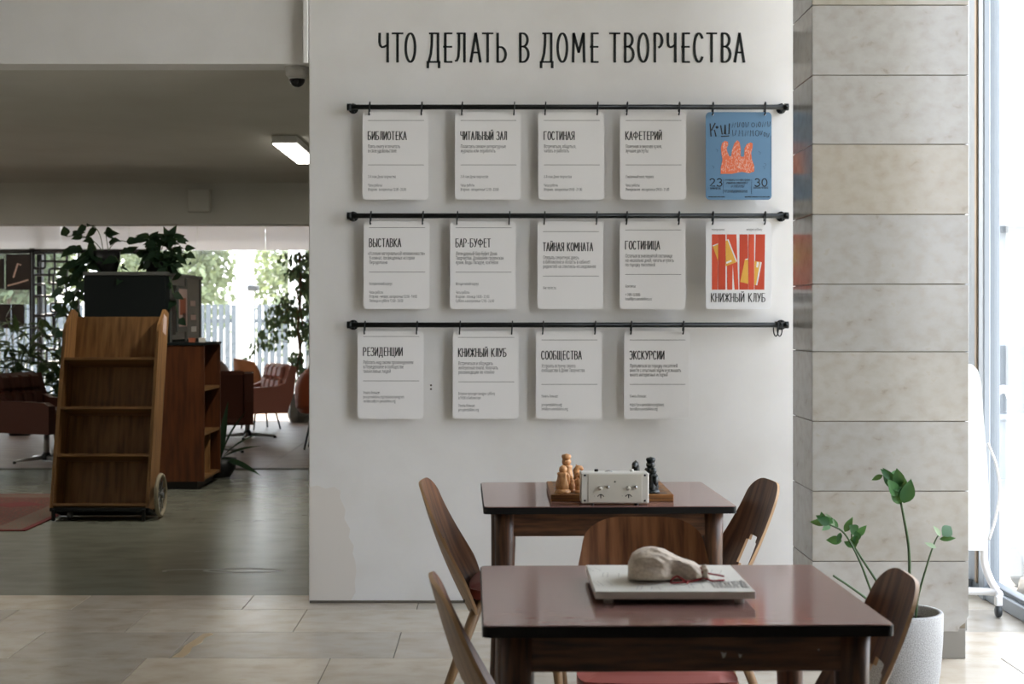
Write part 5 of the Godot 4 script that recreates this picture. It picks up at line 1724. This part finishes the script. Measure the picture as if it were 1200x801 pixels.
func build_lattice() -> void:
	var t := thing("lattice_screen", "black metal lattice screen of overlapping rounded squares at the far window", "screen", Vector3(-6.52, .71, -20.3))
	var k := 1.0 / 474.4   # drawing units to metres
	var ring := func(x0: float, y0: float, x1: float, y1: float):
		var pts := []
		for p in round_rect((x0 - 240) * k, (835 - y1) * k, (x1 - 240) * k, (835 - y0) * k, minf(14.0, (x1 - x0) * .3) * k, 3):
			pts.append(Vector3(p.x, p.y, 0))
		part("square", tube_mesh(pts, .018, 4, true), M.lattice_black, t)
	for q in [[262, 105, 335, 205], [305, 157, 400, 248], [362, 207, 465, 305], [262, 247, 390, 388], [262, 310, 335, 390], [262, 392, 298, 515], [338, 392, 405, 510], [262, 517, 390, 655], [262, 522, 335, 595], [420, 270, 475, 375], [310, 652, 400, 740], [372, 435, 460, 490], [262, 600, 300, 700], [400, 520, 480, 620], [398, 95, 480, 160], [430, 640, 520, 760], [480, 160, 560, 280], [470, 380, 560, 520], [345, 745, 440, 825], [262, 745, 310, 830]]:
		ring.call(float(q[0]), float(q[1]), float(q[2]), float(q[3]))
	for x in [.0, .04, .67]:
		part("post", box_mesh(Vector3(.026, 1.62, .05), .003), M.lattice_black, t, Vector3(x, .8, 0))
	for y in [0.0, 1.58]:
		part("rail", box_mesh(Vector3(.7, .04, .05), .003), M.lattice_black, t, Vector3(.34, y, 0))
	# pictures hung in the window beside it
	var pics := [[-6.67, 1.985, .36, .5, "dark framed picture with a pale streak hanging in the far window", 0], [-6.98, 1.96, .22, .42, "narrow dark picture partly out of view beside the streaked picture", 1], [-6.93, 1.37, .3, .34, "dark picture hanging below the streaked picture", 2], [-6.68, 1.38, .18, .32, "small dark grey picture hanging below next to the lattice screen", 3]]
	for p in pics:
		var q := thing("hanging_picture", p[4], "picture", Vector3(p[0], p[1], -20.25))
		part("frame", box_mesh(Vector3(p[2], p[3], .02), .003), M.lattice_black, q, Vector3(0, p[3] * .5 - p[3] * .5 + .0, 0))
		part("print", box_mesh(Vector3(p[2] - .03, p[3] - .03, .002)), M.picture_dark, q, Vector3(0, 0, .011))
		if p[5] == 0:
			stroke_part(q, "streak", [v2([-.07, -.07, -.01, .12, .03, .1]), v2([-.15, -.19, .0, -.15, .13, -.11])], .022, M.paper_pink, .0125)
	var rail := thing("picture_rail", "thin dark rods crossing the far window behind the pictures", "rail", Vector3(-7.03, .94, -20.32))
	part("rod", box_mesh(Vector3(1.0, .012, .012)), M.lattice_black, rail, Vector3(0, 0, 0))
	part("rod", box_mesh(Vector3(1.0, .012, .012)), M.lattice_black, rail, Vector3(0, .53, 0))

# ------------------------------------------------------------------ outdoors
func tree(label: String, at: Vector3, height: float, crown: Vector3, crown_y: float, count: int, m: Material, bark: Material, seed_: int, trunk_r := .12) -> void:
	var t := thing("tree", label, "tree", at)
	part("trunk", tube_mesh(through([Vector3(0, -.1, 0), Vector3(.05, height * .3, 0), Vector3(-.05, height * .6, .05), Vector3(.05, height, 0)], 4), [trunk_r, trunk_r, trunk_r * .97, trunk_r * .94, trunk_r * .9, trunk_r * .86, trunk_r * .8, trunk_r * .72, trunk_r * .65, trunk_r * .55, trunk_r * .45, trunk_r * .35, trunk_r * .25], 10), bark, t)
	var r := RandomNumberGenerator.new()
	r.seed = seed_
	var st := new_st(true)
	for c in int(count / 40.0):
		var d := Vector3(r.randfn(), r.randfn(), r.randfn()).normalized() * pow(r.randf(), .4)
		var cc := Vector3(0, crown_y, 0) + d * crown
		for i in 40:
			var p := cc + Vector3(clampf(r.randfn(), -1.7, 1.7), r.randfn() * .7, clampf(r.randfn(), -1.7, 1.7)) * .3
			add_leaf(st, p, Vector3(r.randf_range(-1, 1), r.randf_range(-1, .4), r.randf_range(-1, 1)), Vector3(r.randf_range(-1, 1), 1, r.randf_range(-1, 1)), r.randf_range(.12, .24), .11, .2, 3)
	part("crown", done(st), m, t)

func build_outdoors() -> void:
	var g := struct_root("floor", "pale paved ground outside the windows")
	slab_box(g, "ground", Vector3(-40, -.3, -60), Vector3(40, -.21, 30), M.paving)
	tree("darker green tree outside beyond the lattice screen", Vector3(-9.9, -.2, -29.5), 6.5, Vector3(1.3, 2.6, 1.2), 3.0, 5600, M.tree_leaf_c, M.bark, 303)
	tree("pale green leafy tree outside between the display case and the porch column", Vector3(-6.5, -.2, -29.5), 6.0, Vector3(1.15, 2.5, 1.2), 3.3, 5600, M.tree_leaf_b, M.bark_pale, 301)
	tree("tree with a slim trunk outside behind the potted fig tree", Vector3(-3.3, -.2, -29.5), 6.0, Vector3(1.0, 2.4, 1.2), 3.2, 5600, M.tree_leaf_a, M.bark, 302)
	tree("far green tree filling the gap beyond the hanging pictures", Vector3(-12.3, -.2, -36), 7.0, Vector3(1.4, 2.8, 1.6), 3.4, 5600, M.tree_leaf_a, M.bark, 305)
	tree("far tree outside above the fence behind the display case", Vector3(-8.3, -.2, -36), 7.0, Vector3(1.3, 2.8, 1.6), 3.4, 5600, M.tree_leaf_c, M.bark, 306)
	tree("far yellowish green tree outside seen past the porch column", Vector3(-4.7, -.2, -36), 6.5, Vector3(1.25, 2.8, 1.6), 3.2, 5600, M.tree_leaf_b, M.bark_pale, 304)
	# blue-grey picket fence
	var f := thing("garden_fence", "blue-grey slatted garden fence outside the far window", "fence", Vector3(-11, -.21, -26.5))
	for i in 90:
		part("slat", box_mesh(Vector3(.09, 1.7, .02)), M.fence_blue, f, Vector3(i * .117, .95, 0))
	for y in [.35, 1.5]:
		part("rail", box_mesh(Vector3(10.6, .07, .04)), M.fence_blue, f, Vector3(5.2, y, -.035))
	# porch columns
	for q in [[-3.92, -22.6, "white round porch column just outside the far window"], [-3.28, -23.8, "grey-white porch column behind the fig tree outside"]]:
		var c := thing("porch_column", q[2], "column", Vector3(q[0], -.21, q[1]))
		part("shaft", lathe_mesh([Vector2(0, 0), Vector2(.15, 0), Vector2(.14, .1), Vector2(.135, 3.2), Vector2(0, 3.2)], 20), M.column_white, c)
		part("bracket", box_mesh(Vector3(.18, .09, .1), .02), M.drum_grey, c, Vector3(.14, 2.02, .08))
	# pavilion seen through the right-hand glass
	var p := thing("pavilion", "pale pavilion with a slate blue window band outside the glazed wall", "pavilion", Vector3(6.2, -.21, -14))
	slab_box(p, "lower_panel", Vector3(-3.0, 0, -.2), Vector3(3.0, .6, 0), M.pale_panel)
	slab_box(p, "window_band", Vector3(-3.0, .6, -.2), Vector3(3.0, 1.29, -.03), M.slate_panel)
	slab_box(p, "sill", Vector3(-3.0, .58, -.03), Vector3(3.0, .63, .05), M.pale_panel)
	slab_box(p, "upper_panel", Vector3(-3.0, 1.29, -.2), Vector3(3.0, 2.38, -.05), M.pale_panel)
	slab_box(p, "gutter", Vector3(-3.05, 2.38, -.2), Vector3(3.05, 2.44, .05), M.gutter)
	for x in [-1.95, -1.0, .2, 1.4]:
		slab_box(p, "post", Vector3(x, 0, -.03), Vector3(x + .08, 2.38, .02), M.pale_panel)
	slab_box(p, "roof", Vector3(-3.1, 2.44, -2.2), Vector3(3.1, 2.5, .1), M.pale_panel)
	var h := thing("garden_lamp", "white hook-shaped garden lamp outside the glazed wall", "lamp", Vector3(4.12, -.21, -11.6))
	part("post", tube_mesh(through([Vector3(0, 0, 0), Vector3(0, .8, 0), Vector3(-.01, .93, 0), Vector3(-.06, .99, 0), Vector3(-.13, .95, 0), Vector3(-.14, .85, 0)], 6), .03, 10), M.white_enamel, h)
	part("foot", cyl_mesh(.08, .03, 16, .005), M.white_enamel, h)
	var dr := thing("grey_drum", "grey metal drum lying on its side outside the glazed wall", "drum", Vector3(3.05, -.21, -8.4))
	part("barrel", lathe_mesh([Vector2(0, -.3), Vector2(.115, -.3), Vector2(.12, -.29), Vector2(.12, .29), Vector2(.115, .3), Vector2(0, .3)], 20, false), M.drum_grey, dr, Vector3(.25, .13, 0), Basis(Vector3.BACK, PI / 2))
	for x in [.05, .45]:
		part("hoop", lathe_mesh([Vector2(.118, -.008), Vector2(.126, -.008), Vector2(.126, .008), Vector2(.118, .008)], 20, false), M.drum_grey, dr, Vector3(x, .13, 0), Basis(Vector3.BACK, PI / 2))
	var rm := [blob_mesh(Vector3(.13, .09, .11), 1, .25, 1.2, 7, 10), blob_mesh(Vector3(.1, .08, .12), 2, .25, 1.2, 7, 10), blob_mesh(Vector3(.16, .1, .12), 3, .25, 1.2, 7, 10)]
	rng.seed = 21
	for i in 24:
		var s := thing("stone", "pale rough stone in the rockery outside the glazed wall", "stone", Vector3(2.64 + (i % 4) * .36 + rng.randf() * .03, -.15, -6.2 - floorf(i / 4.0) * .36 - rng.randf() * .03), rng.randf() * TAU, "pale stones in the rockery outside the glass")
		part("boulder", rm[i % 3], M.rock, s, Vector3(0, 0, 0))
